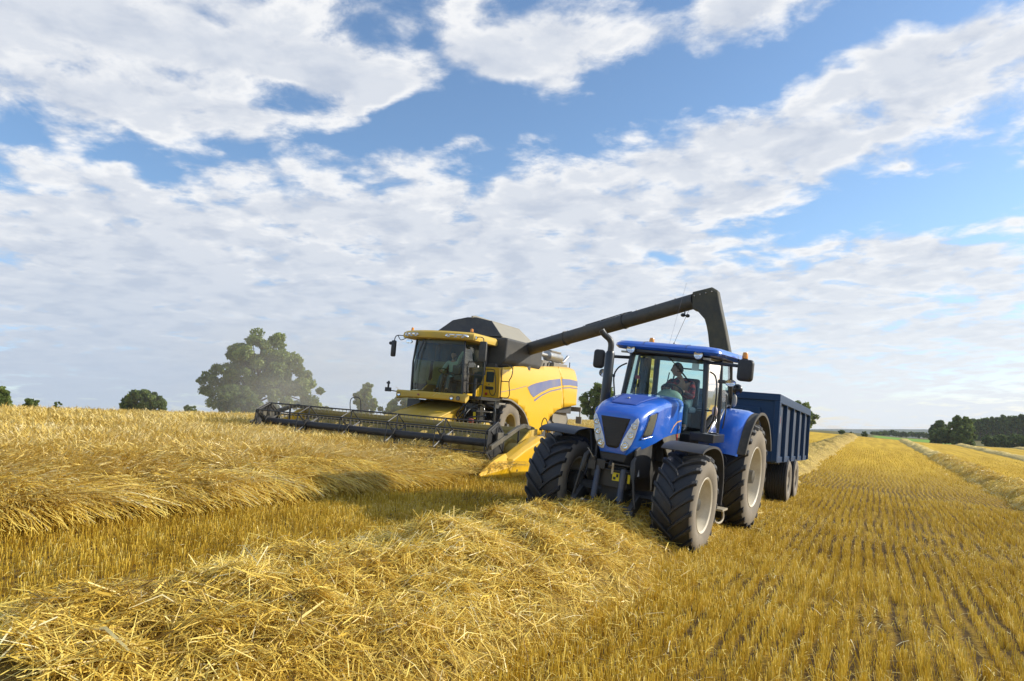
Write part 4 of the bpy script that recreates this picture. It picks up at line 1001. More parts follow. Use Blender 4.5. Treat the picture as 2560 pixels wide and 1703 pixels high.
obj('red_monitor_case', MB().box(-1.46, -1.42, -0.64, -0.56, 2.50, 2.56), M['red'], tr)
objs('cab_bars', MB().tube(smooth_path([(CR, -0.30, 2.2), (CR, -0.36, 2.45), (CR, -0.33, 2.75), (CR, -0.2, 2.80), (CR, 0.55, 2.80)], 4), 0.016, 6).tube([(CR, -0.5, 2.3), (CR, -0.45, 2.7)], 0.012, 5), M['frame'], tr)
obj('headlining', MB().box(CR + 0.05, CF - 0.16, -0.66, 0.66, 2.93, 2.99), mat('headlining_grey', (0.10, 0.13, 0.14), 0.8), tr)
obj('armrest', MB().box(-2.3, -1.85, -0.42, -0.27, 2.18, 2.28), M['frame'], tr, bevel=0.03)

# ================================================================== people
def skin_mesh(joints, edges, sub=2):
    """joints: name -> (xyz, radius); one continuous skinned surface"""
    names = list(joints); me = bpy.data.meshes.new('body')
    me.from_pydata([joints[k][0] for k in names], [(names.index(a), names.index(b)) for a, b in edges], [])
    o = bpy.data.objects.new('tmp', me); SC.collection.objects.link(o)
    sk = o.modifiers.new('s', 'SKIN'); sk.use_smooth_shade = True; sk.branch_smoothing = 0.3
    ss_ = o.modifiers.new('u', 'SUBSURF'); ss_.levels = sub; ss_.render_levels = sub
    for i, k in enumerate(names):
        r = joints[k][1]; r = r if isinstance(r, tuple) else (r, r)
        me.skin_vertices[0].data[i].radius = r; me.skin_vertices[0].data[i].use_root = (i == 0)
    dg = bpy.context.evaluated_depsgraph_get(); dg.update()
    res = bpy.data.meshes.new_from_object(o.evaluated_get(dg)); bpy.data.objects.remove(o)
    return res
def head_mesh(T, r=0.105):
    """head with brow, nose, lips, chin and ears; local +x is the face"""
    mb = MB(); n, m = 32, 24; v = []; f = []
    for i in range(m + 1):
        ph = math.pi * i / m
        for k in range(n):
            a = 2 * math.pi * k / n
            x, y, z = math.sin(ph) * math.cos(a), math.sin(ph) * math.sin(a), -math.cos(ph)
            X, Y_, Z_ = x * 0.098, y * 0.078, z * 0.122
            if x > 0:
                fr = max(0, 1 - abs(y) * 2.6)
                Z0 = Z_
                X += fr * 0.030 * math.exp(-((Z0 + 0.012) / 0.020) ** 2)      # nose
                X += fr * 0.012 * math.exp(-((Z0 - 0.014) / 0.014) ** 2)
                X += fr * 0.010 * math.exp(-((Z0 + 0.052) / 0.010) ** 2)      # lips
                X += max(0, 1 - abs(y) * 1.6) * 0.016 * math.exp(-((Z0 + 0.090) / 0.018) ** 2)  # chin
                X += 0.006 * math.exp(-((Z0 - 0.036) / 0.012) ** 2)           # brow
                X -= 0.010 * math.exp(-((Z0 - 0.016) / 0.010) ** 2) * math.exp(-((abs(y) - 0.36) / 0.14) ** 2)  # eye sockets
            if Z_ < -0.04: Y_ *= 1 - 0.30 * min(1, (-0.04 - Z_) / 0.08)
            v.append((X, Y_, Z_))
    for i in range(m):
        for k in range(n): f.append((i * n + k, i * n + (k + 1) % n, (i + 1) * n + (k + 1) % n, (i + 1) * n + k))
    mb.add(v, f, T)
    for s in (1, -1): mb.ball((-0.005, s * 0.080, 0.0), 0.022, 0.010, 0.032, 10, 8, M=T)
    return mb
def hair_mesh(T):
    mb = MB(); v = []; f = []; n, m = 28, 12
    for i in range(m + 1):
        ph = math.pi * 0.62 * i / m
        for k in range(n):
            a = 2 * math.pi * k / n; x, y, z = math.sin(ph) * math.cos(a), math.sin(ph) * math.sin(a), math.cos(ph)
            lo = 1.0 if x < 0.35 else 1.0
            if x > 0.25 and z < 0.52: x, z = x * 0.55, 0.45 + z * 0.1      # forehead and temples stay bare
            w_ = 1 + 0.03 * math.sin(a * 7 + ph * 9)
            v.append((x * 0.104 * w_ - 0.006, y * 0.084 * w_, z * 0.128 * w_ + 0.004))
    for i in range(m):
        for k in range(n): f.append((i * n + k, i * n + (k + 1) % n, (i + 1) * n + (k + 1) % n, (i + 1) * n + k))
    return mb.add(v, f, T)
def join_meshes(name, parts):
    bm = bmesh.new()
    for p in parts:
        if isinstance(p, MB):
            me = bpy.data.meshes.new('t'); me.from_pydata(p.v, [], p.f); p = me
        bm.from_mesh(p)
    bmesh.ops.recalc_face_normals(bm, faces=bm.faces)
    me = bpy.data.meshes.new(name); bm.to_mesh(me); bm.free(); return me
def hand(j, e, key, wrist, d, up, curl, s):
    """palm, five bent fingers of different length and a thumb from the side of the palm"""
    d = Vector(d).normalized(); up = Vector(up).normalized(); sd_ = d.cross(up).normalized()
    w_ = Vector(wrist); palm = w_ + d * 0.045; j[key + 'palm'] = (tuple(palm), (0.018, 0.034)); e.append((key, key + 'palm'))
    out = []
    for k, (off, ln) in enumerate(((-0.030, 0.062), (-0.010, 0.074), (0.010, 0.070), (0.029, 0.056))):
        b = palm + sd_ * off + d * 0.03; m_ = b + (d * math.cos(curl) - up * math.sin(curl)) * ln * 0.5; t_ = m_ + (d * math.cos(curl * 2.2) - up * math.sin(curl * 2.2)) * ln * 0.5
        out.append([tuple(palm + sd_ * off * 0.8), tuple(b), tuple(m_), tuple(t_)])
    b = w_ + d * 0.02 + sd_ * s * 0.03
    out.append([tuple(b), tuple(b + sd_ * s * 0.025 + d * 0.02), tuple(b + sd_ * s * 0.03 + d * 0.05 - up * 0.02)])
    mb = MB()
    for q in out: mb.tube(smooth_path(q, 2), [0.0095 * (1 - 0.25 * i / (len(q) * 2 - 2)) for i in range((len(q) - 1) * 2 + 1)], 8)
    return mb
def seated_person(root_label, place, head_T, pelvis, chest, neck, sh, elb, wri, knee, ankle, toe, shirt, trousers, hands_dir, parent_rot, name='person', hair=True):
    p = thing(name, root_label, 'person', *place)
    j = {}; e = []
    j['pelvis'] = (pelvis, (0.14, 0.11)); j['chest'] = (chest, (0.16, 0.115)); j['neckb'] = (neck, 0.058)
    hd = head_T @ Vector((-0.02, 0, -0.09)); j['neckt'] = (tuple(hd), 0.052)
    e += [('pelvis', 'chest'), ('chest', 'neckb'), ('neckb', 'neckt')]
    extra = [head_mesh(head_T)]
    for s, k in ((1, 'l'), (-1, 'r')):
        j[k + 'sh'] = (sh[k], 0.062); j[k + 'el'] = (elb[k], 0.045); j[k + 'wr'] = (wri[k], 0.030)
        e += [('chest', k + 'sh'), (k + 'sh', k + 'el'), (k + 'el', k + 'wr')]
        mb = hand(j, e, k + 'wr', wri[k], Vector(wri[k]) - Vector(elb[k]), (0, 0, 1), 0.5, -s); extra.append(mb)
        h = Vector(pelvis) + Vector((0.06, s * 0.10, -0.02)); j[k + 'hip'] = (tuple(h), 0.085); j[k + 'kn'] = (knee[k], 0.062); j[k + 'an'] = (ankle[k], 0.042); j[k + 'to'] = (toe[k], 0.036)
        e += [('pelvis', k + 'hip'), (k + 'hip', k + 'kn'), (k + 'kn', k + 'an'), (k + 'an', k + 'to')]
    body = skin_mesh(j, e); me = join_meshes('body', [body] + extra)
    b = obj('body', me, M['skin'], p, smooth=80)
    # shirt and trousers follow the same skeleton a little larger
    def grow(ks, g, es): 
        jj = {k: (j[k][0], tuple(x + g for x in (j[k][1] if isinstance(j[k][1], tuple) else (j[k][1],) * 2))) for k in ks}
        return skin_mesh(jj, es)
    tk_ = ['chest', 'pelvis', 'neckb', 'lsh', 'lel', 'lwr', 'rsh', 'rel', 'rwr']
    for k in 'lr':
        w3 = Vector(j[k + 'wr'][0]); e3 = Vector(j[k + 'el'][0]); j[k + 'cu'] = (tuple(e3.lerp(w3, 0.82)), 0.034)
    nb = Vector(j['chest'][0]).lerp(Vector(j['neckb'][0]), 0.85); j['coll'] = (tuple(nb), 0.066)
    sh_ = grow(['chest', 'pelvis', 'coll', 'lsh', 'lel', 'lcu', 'rsh', 'rel', 'rcu'], 0.016, [('chest', 'pelvis'), ('chest', 'coll'), ('chest', 'lsh'), ('lsh', 'lel'), ('lel', 'lcu'), ('chest', 'rsh'), ('rsh', 'rel'), ('rel', 'rcu')])
    obj('shirt', sh_, M[shirt], p, smooth=80)
    tr_ = grow(['pelvis', 'lhip', 'lkn', 'lan', 'rhip', 'rkn', 'ran'], 0.014, [('pelvis', 'lhip'), ('lhip', 'lkn'), ('lkn', 'lan'), ('pelvis', 'rhip'), ('rhip', 'rkn'), ('rkn', 'ran')])
    obj('trousers', tr_, M[trousers], p, smooth=80)
    sb = MB()
    for k in 'lr': sb.tube([Vector(j[k + 'an'][0]) + Vector((-0.05, 0, -0.03)), Vector(j[k + 'an'][0]) + Vector((0.03, 0, -0.04)), Vector(j[k + 'to'][0]), Vector(j[k + 'to'][0]) + Vector((0.03, 0, 0))], [0.045, 0.055, 0.048, 0.03], 10)
    obj('shoes', sb, M['frame'], p, smooth=60)
    if hair: obj('hair', hair_mesh(head_T), M['hair'], p, smooth=60)
    return p
# the tractor driver leans forward and looks over to the combine (to his right)
HT = Matrix.Translation((-1.86, -0.02, 2.745)) @ Matrix.Rotation(math.radians(-62), 4, 'Z') @ Matrix.Rotation(math.radians(8), 4, 'Y')
seated_person('driver in red plaid shirt and jeans sitting in the blue tractor cab', (TLOC, TROT), HT,
              (-2.12, 0.02, 2.14), (-1.98, 0.06, 2.43), (-1.92, 0.03, 2.60),
              {'l': (-1.97, 0.24, 2.52), 'r': (-1.93, -0.14, 2.52)}, {'l': (-1.83, 0.30, 2.27), 'r': (-1.78, -0.22, 2.30)}, {'l': (-1.62, 0.16, 2.38), 'r': (-1.60, -0.12, 2.38)},
              {'l': (-1.70, 0.22, 2.12), 'r': (-1.68, -0.14, 2.12)}, {'l': (-1.55, 0.30, 1.76), 'r': (-1.50, -0.14, 1.74)}, {'l': (-1.40, 0.31, 1.70), 'r': (-1.36, -0.14, 1.69)},
              'plaid', 'jeans', None, None)
M['headerdusty'] = mat('dusty_drive_rim', (0.40, 0.29, 0.06), 0.6, dust=0.7, dcol=(0.24, 0.20, 0.13), dscale=2)
# ================================================================== combine harvester (X forward, Y to its left, Z up)
CPOS = W(13.2, 24.2); CPOS.z = -0.57 + EYE
CROT = (-0.085, 0.0, -2.011)
co = thing('combine_harvester', 'yellow combine harvester cutting barley with its wide black reel', 'combine harvester', tuple(CPOS), CROT)
for s in (1, -1):
    lug_wheel(co, 'drive_wheel', -0.25, 0.95, s, 0.85, 1.56, 0.95, 0.46, 18, 0.05, 26, rimmat='headerdusty')
    lug_wheel(co, 'rear_wheel', -4.0, 0.66, s, 0.95, 1.45, 0.66, 0.32, 16, 0.04, 26, rimmat='dusty_yellow')
# bodywork core
core = MB().box(-6.6, 0.8, -1.38, 1.38, 1.55, 3.0).box(-6.3, -1.0, -1.1, 1.1, 0.95, 1.6).box(-2.4, -0.4, -0.75, 0.75, 0.6, 1.5)
obj('chassis', core, M['greyblack'], co, bevel=0.03)
def bulge(x, z, s, y0=1.62):
    k = max(0, (z - 2.55)) / 0.9; r = max(0, (-6.3 - x)) / 0.85
    return s * (y0 - 0.20 * k ** 2.4 - 0.34 * min(1, r) ** 2.0 - 0.05 * max(0, 1.5 - z))
front_poly = [(0.96, 2.96), (0.08, 3.07), (-1.45, 3.19), (-4.55, 3.43), (-4.98, 1.79), (-4.35, 1.66), (-3.95, 1.50), (-3.66, 1.34), (-3.3, 0.94), (-2.99, 0.69), (-2.5, 0.66), (-1.91, 0.69), (-1.75, 0.9), (-1.57, 1.14), (-1.38, 1.33), (-1.18, 1.5), (-0.92, 1.63), (-0.64, 1.74), (-0.3, 1.84), (-0.01, 1.91), (0.34, 1.94), (0.96, 1.95)]
rear_poly = [(-4.58, 3.432), (-5.86, 3.49), (-6.57, 3.42), (-6.95, 3.22), (-7.12, 2.95), (-7.13, 2.39), (-6.98, 2.1), (-6.8, 1.96), (-6.17, 1.9), (-5.01, 1.79)]
for s in (1, -1):
    fp = obj('side_panel', patch(front_poly, lambda x, z: (x, bulge(x, z, s), z), 0.22), M['yellow'], co, smooth=60, solid=0.03)
    rp = obj('rear_side_panel', patch(rear_poly, lambda x, z: (x, bulge(x, z, s), z), 0.22), M['yellow'], co, smooth=60, solid=0.03)
    for poly, par in (([(-1.28, 2.42), (-1.6, 2.52), (-2.02, 2.61), (-3.38, 2.82), (-4.50, 2.94), (-4.58, 2.66), (-3.44, 2.50), (-2.60, 2.30), (-2.15, 2.16), (-1.90, 2.07), (-1.6, 2.18)], fp), ([(-4.68, 2.95), (-5.6, 2.985), (-6.62, 2.96), (-6.62, 2.74), (-5.6, 2.74), (-4.74, 2.68)], rp),
                      ([(-1.97, 1.99), (-2.65, 2.22), (-3.46, 2.41), (-4.60, 2.57), (-4.61, 2.52), (-3.48, 2.36), (-2.68, 2.17), (-2.0, 1.92)], fp), ([(-4.76, 2.60), (-5.6, 2.66), (-6.85, 2.66), (-6.85, 2.63), (-5.6, 2.62), (-4.77, 2.555)], rp)):
        obj('blue_stripe', patch(poly, lambda x, z: (x, bulge(x, z, s, 1.643), z), 0.2), M['stripe'], par, smooth=60)
    obj('pale_swoosh', patch([(-6.64, 2.955), (-6.98, 2.90), (-7.0, 2.72), (-6.64, 2.74)], lambda x, z: (x, bulge(x, z, s, 1.643), z), 0.2), mat('pale_decal', (0.45, 0.40, 0.33), 0.6), rp, smooth=60)
    obj('groove', MB().tube([(x, bulge(x, z, s, 1.636), z) for x, z in [(0.96, 2.13), (0.4, 2.20), (-0.4, 2.32), (-1.2, 2.46)]], 0.010, 5), M['stripe'], fp)
    # grey arch strip over the drive wheel
    P = [(0.80, 1.93), (0.34, 1.93), (-0.01, 1.90), (-0.64, 1.73), (-1.18, 1.49), (-1.57, 1.13), (-1.78, 0.86), (-1.93, 0.60)]
    P = [(q.x, q.z) for q in smooth_path([(a, 0, b) for a, b in P], 2)]
    obj('wheel_arch_strip', MB().slab(P, min(s * 1.20, s * 1.655), max(s * 1.20, s * 1.655), -0.05), M['grey'], co, smooth=40)
objs('body_edge_front', MB().tube([(0.97, 1.60, 1.95), (0.98, 1.60, 2.5), (0.98, 1.56, 2.94)], 0.03, 8).tube([(0.97, -1.60, 1.95), (0.98, -1.60, 2.5), (0.98, -1.56, 2.94)], 0.03, 8), M['yellow'], co, smooth=60)
dk = MB().box(-6.5, 0.9, -1.35, 1.35, 2.95, 3.10).box(-6.4, -3.0, -1.30, 1.30, 3.10, 3.28)
obj('engine_deck', dk, M['greyblack'], co, bevel=0.03)
obj('rear_hood', MB().loft([[(-4.6, y, z) for y, z in ((-1.4, 3.38), (1.4, 3.38), (1.4, 3.0), (-1.4, 3.0))], [(-6.6, y, z) for y, z in ((-1.3, 3.42), (1.3, 3.42), (1.3, 2.4), (-1.3, 2.4))], [(-7.05, y, z) for y, z in ((-1.15, 3.0), (1.15, 3.0), (1.15, 2.2), (-1.15, 2.2))]]), M['yellow'], co, smooth=40)
# front facing panel with window and slot, left of the cab
fpn = obj('service_panel', MB().box(0.90, 0.96, 0.93, 1.60, 1.92, 2.96), M['yellow'], co, bevel=0.012)
obj('panel_window', MB().loft([[(0.962, p[0], p[1]) for p in [(q[0] + 1.22, q[1] + 2.62) for q in rr(-0.15, 0.15, 0.18, 0, 0.04, 3)]], [(0.966, p[0], p[1]) for p in [(q[0] + 1.22, q[1] + 2.62) for q in rr(-0.15, 0.15, 0.18, 0, 0.04, 3)]]]), M['frame'], fpn)
obj('panel_slot', MB().loft([[(0.962, p[0], p[1]) for p in [(q[0] + 1.22, q[1] + 2.24) for q in rr(-0.16, 0.16, 0.055, 0, 0.05, 3)]], [(0.966, p[0], p[1]) for p in [(q[0] + 1.22, q[1] + 2.24) for q in rr(-0.16, 0.16, 0.055, 0, 0.05, 3)]]]), M['frame'], fpn)
obj('panel_mark', MB().box(0.962, 0.965, 1.18, 1.21, 2.34, 2.39), M['frame'], fpn)
obj('red_lamp', MB().ball((0.98, 1.12, 2.04), 0.03, 0.05, 0.05), M['red'], co, smooth=60)
# grain tank
tb = MB().loft([[(x_, y, z) for y, z in ((-1.40, 3.0), (1.40, 3.0), (1.62, 3.22), (1.66, 4.02), (-1.66, 4.02), (-1.62, 3.22))] for x_ in (0.72, -2.45)])
obj('grain_tank', tb, M['greyblack'], co, bevel=0.07, seg=3)
fr_ = [(-1.40, 4.06), (-0.82, 4.62), (-0.22, 4.74), (0.16, 4.74), (0.76, 4.62), (1.36, 4.06)]
ext = MB()
ext.add([(0.62, y, z) for y, z in fr_[:1]] + [(0.30, y, z) for y, z in fr_[1:5]] + [(0.62, y, z) for y, z in fr_[5:]], [(0, 1, 2, 3, 4, 5)])
et = obj('tank_front_flap', ext, M['greyblack'], co, solid=0.03)
obj('flap_rib', MB().tube([(0.615, 0.12, 4.08), (0.33, 0.34, 4.58)], 0.008, 4), M['grey'], et)
obj('flap_edge', MB().tube([(0.62 if i in (0, 5) else 0.30, y, z) for i, (y, z) in enumerate(fr_)], 0.018, 6), M['frame'], et)
rb = [(-2.30, y, z) if i in (0, 5) else (-2.05, y, z) for i, (y, z) in enumerate(fr_)]
fb = [(0.60, y, z) if i in (0, 5) else (0.28, y, z) for i, (y, z) in enumerate(fr_)]
for a, b, nm, mm in ((0, 1, 'tank_side_flap', 'tankgrey'), (4, 5, 'tank_side_flap', 'tankgrey'), (1, 2, 'tank_lid', 'tankgrey'), (2, 3, 'tank_lid', 'grey'), (3, 4, 'tank_lid', 'tankgrey')):
    obj(nm, MB().add([fb[a], fb[b], rb[b], rb[a]], [(0, 1, 2, 3)]), M[mm], co, solid=0.03)
obj('tank_rear_flap', MB().add(rb, [tuple(range(6))]), M['greyblack'], co, solid=0.03)
objs('tank_lid_ridge', MB().tube([(0.34, -0.02, 4.76), (0.2, 0.05, 4.79), (-2.05, 0.05, 4.77)], 0.045, 8).tube([(0.30, 0.76, 4.63), (-2.05, 0.76, 4.63)], 0.02, 6).tube([(0.62, 1.37, 4.06), (-2.3, 1.37, 4.06)], 0.03, 6), M['tankgrey'], co, smooth=50)
# unloading auger, swung out to the side over the trailer
A0 = Vector((-1.35, 1.45, 3.80)); A1 = Vector((1.15, 8.10, 5.30)); ad = (A1 - A0).normalized()
au = MB().tube([A0 - ad * 0.25, A0, A0 + ad * 0.02, A1], [0.27, 0.27, 0.235, 0.235], 28)
auo = obj('unloading_auger', au, M['auger'], co, smooth=50)
ups = Vector((0, 0, 1)); sdv = ad.cross(ups).normalized(); nrm = sdv.cross(ad)
fl_ = MB()
for q in (0.05, 1.95, 4.55): fl_.tube([A0 + ad * q, A0 + ad * (q + 0.05)], 0.262, 28)
objs('auger_flange', fl_, M['auger'], auo, smooth=50)
bolts = MB()
for q in np.arange(0.6, 6.8, 0.75): bolts.ball(A0 + ad * float(q) + nrm * 0.245 + sdv * 0.03, 0.022, n=8, m=6)
objs('auger_rivets', bolts, M['steel'], auo, smooth=60)
obj('auger_pipe', MB().tube([A0 + ad * 2.9 + nrm * 0.26, A0 + ad * 4.6 + nrm * 0.27, A0 + ad * 4.9 + nrm * 0.25], 0.018, 6), M['greyblack'], auo)
obj('auger_elbow_base', MB().lathe([(0.30, 3.05), (0.31, 3.70), (0.29, 3.95), (0.22, 4.05), (0.001, 4.07)], 24, axis=2, c=(-1.45, 1.30, 0)), M['auger'], auo, smooth=50)
# spout: boxy elbow then a chute that hangs down
def P3(y, z, dx): return (1.15 + dx, y, z)
sp_out = [(8.05, 5.55), (8.62, 5.70), (8.80, 5.60), (8.92, 5.10), (9.10, 4.40), (9.24, 3.80), (9.27, 3.55)]
sp_in = [(8.08, 5.02), (8.22, 4.98), (8.46, 4.72), (8.52, 4.55), (8.58, 4.30), (8.66, 3.80), (8.68, 3.55)]
ring = []
for (a, b) in zip(sp_out, sp_in):
    hw_ = 0.22
    ring.append([P3(a[0], a[1], -hw_ + 0.05), P3(a[0], a[1], hw_ - 0.05), P3(a[0] * .92 + b[0] * .08, a[1] * .92 + b[1] * .08, hw_), P3(b[0], b[1], hw_), P3(b[0], b[1], -hw_), P3(a[0] * .92 + b[0] * .08, a[1] * .92 + b[1] * .08, -hw_)])
spo = obj('spout', MB().loft(ring), mat('spout_rubber', (0.045, 0.044, 0.036), 0.6, dust=0.5, dcol=(0.17, 0.155, 0.09), dscale=1.5), auo, smooth=30, bevel=0.02)
bb = MB()
for k in range(4):
    y = 8.12 + k * 0.17; bb.ball(P3(y, 5.42 + k * 0.045, 0.235), 0.022, n=8, m=6)
objs('spout_bolts', bb, M['steel'], spo, smooth=60)
objs('auger_lamp', MB().tube([(1.1, 7.80, 5.0), (1.1, 7.80, 4.9)], 0.02, 6).ball((1.14, 7.76, 4.86), 0.07, 0.08, 0.06).ball((1.14, 7.90, 4.84), 0.06, 0.07, 0.055), M['frame'], auo, smooth=60)
# silencer and pipes behind the tank
mu = MB().tube([(-4.45, 0.95, 3.86), (-4.5, 0.95, 3.86), (-5.85, 0.95, 3.86), (-5.95, 0.95, 3.86)], [0.12, 0.21, 0.21, 0.12], 20)
sil = obj('silencer', mu, M['steel'], co, smooth=50)
obj('silencer_pipe', MB().tube([(-3.0, 1.0, 3.75), (-3.6, 0.95, 3.86), (-4.5, 0.95, 3.86)], 0.085, 14).tube([(-2.7, 1.15, 3.55), (-3.0, 1.0, 3.75)], 0.10, 12), M['steel'], sil, smooth=50)
obj('tail_pipe', MB().tube(smooth_path([(-5.9, 0.95, 3.78), (-6.25, 0.95, 3.72), (-6.5, 0.95, 3.82), (-6.85, 0.95, 4.02)], 3), 0.065, 14), M['steel'], sil, smooth=50)
eb = MB().box(-4.4, -2.5, 0.1, 1.1, 3.1, 3.62).box(-6.1, -4.6, -0.2, 1.25, 3.25, 3.60)
for k in range(16):
    a = random.Random(k); x = -2.7 - a.random() * 3.3; eb.tube([(x, 1.1, 3.2), (x - 0.1, 1.15, 3.45 + a.random() * 0.15), (x - 0.5 * a.random(), 0.9, 3.6 + 0.1 * a.random())], 0.02 + 0.02 * a.random(), 6)
eb.box(-5.7, -4.6, 0.8, 1.1, 4.04, 4.10)
obj('engine', eb, M['grey'], co, bevel=0.02)
objs('deck_rail', MB().tube([(-2.5, 1.35, 3.25), (-2.55, 1.45, 3.9), (-2.55, 1.1, 4.0)], 0.018, 6).tube([(-6.5, 1.2, 3.4), (-6.5, 1.2, 3.75)], 0.02, 6), M['frame'], co)
# cab
CX = 2.45
cg = []
def cabarc(y, z):  # bowed windscreen plan
    return CX + 0.28 * (1 - (y / 0.98) ** 2) - 0.06 * abs(z - 2.9)
obj('windscreen', patch([(-0.98, 1.96), (0.98, 1.96), (0.92, 3.74), (-0.92, 3.74)], lambda y, z: (cabarc(y, z), y, z), 0.16), M['darkglass'], co, smooth=60)
for s in (1, -1):
    obj('cab_door_glass', MB().add([(CX - 0.05, s * 0.98, 2.0), (1.75, s * 1.00, 2.0), (1.15, s * 1.0, 2.35), (0.95, s * 0.98, 2.75), (0.95, s * 0.96, 3.72), (CX - 0.05, s * 0.92, 3.74)], [(0, 1, 2, 3, 4, 5)]), M['darkglass'], co)
    obj('cab_side_panel', MB().prism([(CX - 0.05, 1.92), (CX - 0.05, 1.99), (1.75, 1.99), (1.15, 2.34), (0.93, 2.76), (0.86, 2.76), (0.86, 1.92)], s * 0.97, s * 1.03), M['yellow'], co, bevel=0.01)
    objs('cab_pillar', MB().tube([(CX - 0.03, s * 0.98, 1.95), (CX + 0.0, s * 0.98, 2.9), (CX - 0.06, s * 0.93, 3.75)], 0.035, 8).tube([(0.92, s * 0.98, 2.6), (0.90, s * 0.95, 3.75)], 0.07, 8), M['frame'], co, smooth=50)
obj('cab_floor', MB().box(0.85, CX + 0.22, -1.0, 1.0, 1.70, 1.94), M['frame'], co, bevel=0.02)
obj('cab_rear_wall', MB().box(0.80, 0.88, -0.98, 0.98, 1.9, 3.75), M['frame'], co)
# roof, bowed at the front
rp_ = []
def roofring(z, g, fz=0.0):
    pts = []
    for k in range(17):
        y = -1.36 + 2.72 * k / 16; pts.append((2.62 + 0.42 * (1 - (y / 1.36) ** 2) - g, y * (1 - g * 0.4), z - 0.10 * abs(y / 1.36) ** 2 * fz))
    pts += [(0.75, 1.30 * (1 - g * 0.4), z), (0.62, 1.1, z), (0.62, -1.1, z), (0.75, -1.30 * (1 - g * 0.4), z)]
    return pts
crf = obj('cab_roof', MB().loft([roofring(3.70, 0.12), roofring(3.715, 0.02), roofring(3.80, 0.0), roofring(3.90, 0.03), roofring(3.965, 0.14), roofring(3.99, 0.4)]), M['dusty_yellow'], co, smooth=40)
for s in (1, -1):
    ylo, yhi = 0.50, 1.22
    poly = [(s * ylo, 3.80), (s * (ylo + 0.06), 3.86), (s * (yhi - 0.05), 3.87), (s * yhi, 3.82), (s * (yhi - 0.02), 3.76), (s * (ylo + 0.1), 3.745)]
    lt = obj('roof_light_bar', patch(poly, lambda y, z: (2.64 + 0.42 * (1 - (y / 1.36) ** 2), y, z), 0.1), M['chrome'], crf, smooth=60, solid=0.01)
    for q in (0.62, 0.84, 1.05):
        x = 2.645 + 0.42 * (1 - (q / 1.36) ** 2)
        obj('roof_light', MB().lathe([(0.055, 0), (0.058, 0.014), (0.045, 0.016), (0.03, 0.004), (0.001, 0.0)], 18, axis=0, c=(x, s * q, 3.807)), M['steel'], lt, smooth=50)
    beac = obj('beacon', MB().lathe([(0.001, 0), (0.05, 0), (0.052, 0.04), (0.04, 0.05)], 16, axis=2, c=(2.45 if s > 0 else 2.35, s * 1.18, 3.95)), M['frame'], crf, smooth=50)
    obj('beacon_lens', MB().lathe([(0.048, 0.045), (0.048, 0.10), (0.04, 0.14), (0.001, 0.155)], 16, axis=2, c=(2.45 if s > 0 else 2.35, s * 1.18, 3.95)), M['amber'], beac, smooth=50)
# mirrors
obj('mirror_arm', MB().tube(smooth_path([(2.5, -1.32, 3.78), (2.5, -1.62, 3.80), (2.5, -1.75, 3.74), (2.5, -1.78, 3.58)], 3), 0.016, 6).tube(smooth_path([(2.5, -1.30, 3.72), (2.5, -1.52, 3.64), (2.5, -1.64, 3.78)], 3), 0.014, 6), M['frame'], co, smooth=50)
mr = obj('mirror', MB().loft([[(x_, p[0] - 1.78, p[1] + 3.34) for p in rr(-0.085 * g, 0.085 * g, 0.28 * g, 0, 0.05, 3)] for x_, g in ((2.56, 0.8), (2.54, 1.0), (2.48, 1.0))]), M['black'], co, smooth=40)
obj('mirror', MB().ball((2.5, -1.92, 3.52), 0.05, 0.07, 0.06), M['black'], co, smooth=60)
obj('mirror_arm', MB().tube(smooth_path([(2.5, 1.32, 3.80), (2.45, 1.50, 3.84), (2.4, 1.60, 3.80), (2.4, 1.62, 3.70)], 3), 0.016, 6), M['frame'], co, smooth=50)
obj('mirror', MB().loft([[(x_, p[0] + 1.62, p[1] + 3.38) for p in rr(-0.12 * g, 0.12 * g, 0.32 * g, 0, 0.05, 3)] for x_, g in ((2.46, 0.8), (2.44, 1.0), (2.36, 1.0))]), M['greyblack'], co, smooth=40)
for (y, z) in ((-1.12, 3.60), (-1.22, 3.60), (1.36, 3.80)):
    wl = obj('work_lamp', MB().lathe([(0.001, -0.06), (0.05, -0.05), (0.065, 0.0), (0.065, 0.03)], 16, axis=0, c=(2.50, y, z)), M['frame'], crf, smooth=50)
    obj('lamp_glass', MB().lathe([(0.06, 0.028), (0.001, 0.032)], 16, axis=0, c=(2.50, y, z)), M['chrome'], wl, smooth=50)
objs('wipers', MB().tube([(CX + 0.24, -0.42, 3.72), (CX + 0.26, -0.62, 3.2), (CX + 0.2, -0.72, 2.6)], 0.012, 5).tube([(CX + 0.24, -0.46, 3.72), (CX + 0.22, -0.78, 2.9), (CX + 0.16, -0.84, 2.05)], 0.010, 5), M['frame'], co)
objs('door_hinges', MB().box(CX - 0.02, CX + 0.04, 0.96, 1.03, 2.90, 2.98).box(CX - 0.02, CX + 0.04, 0.96, 1.03, 2.40, 2.48).box(CX - 0.02, CX + 0.04, 0.96, 1.03, 2.03, 2.09), M['frame'], co)
obj('door_sticker', MB().box(1.45, 1.53, 1.006, 1.009, 2.90, 2.96), M['white'], co)
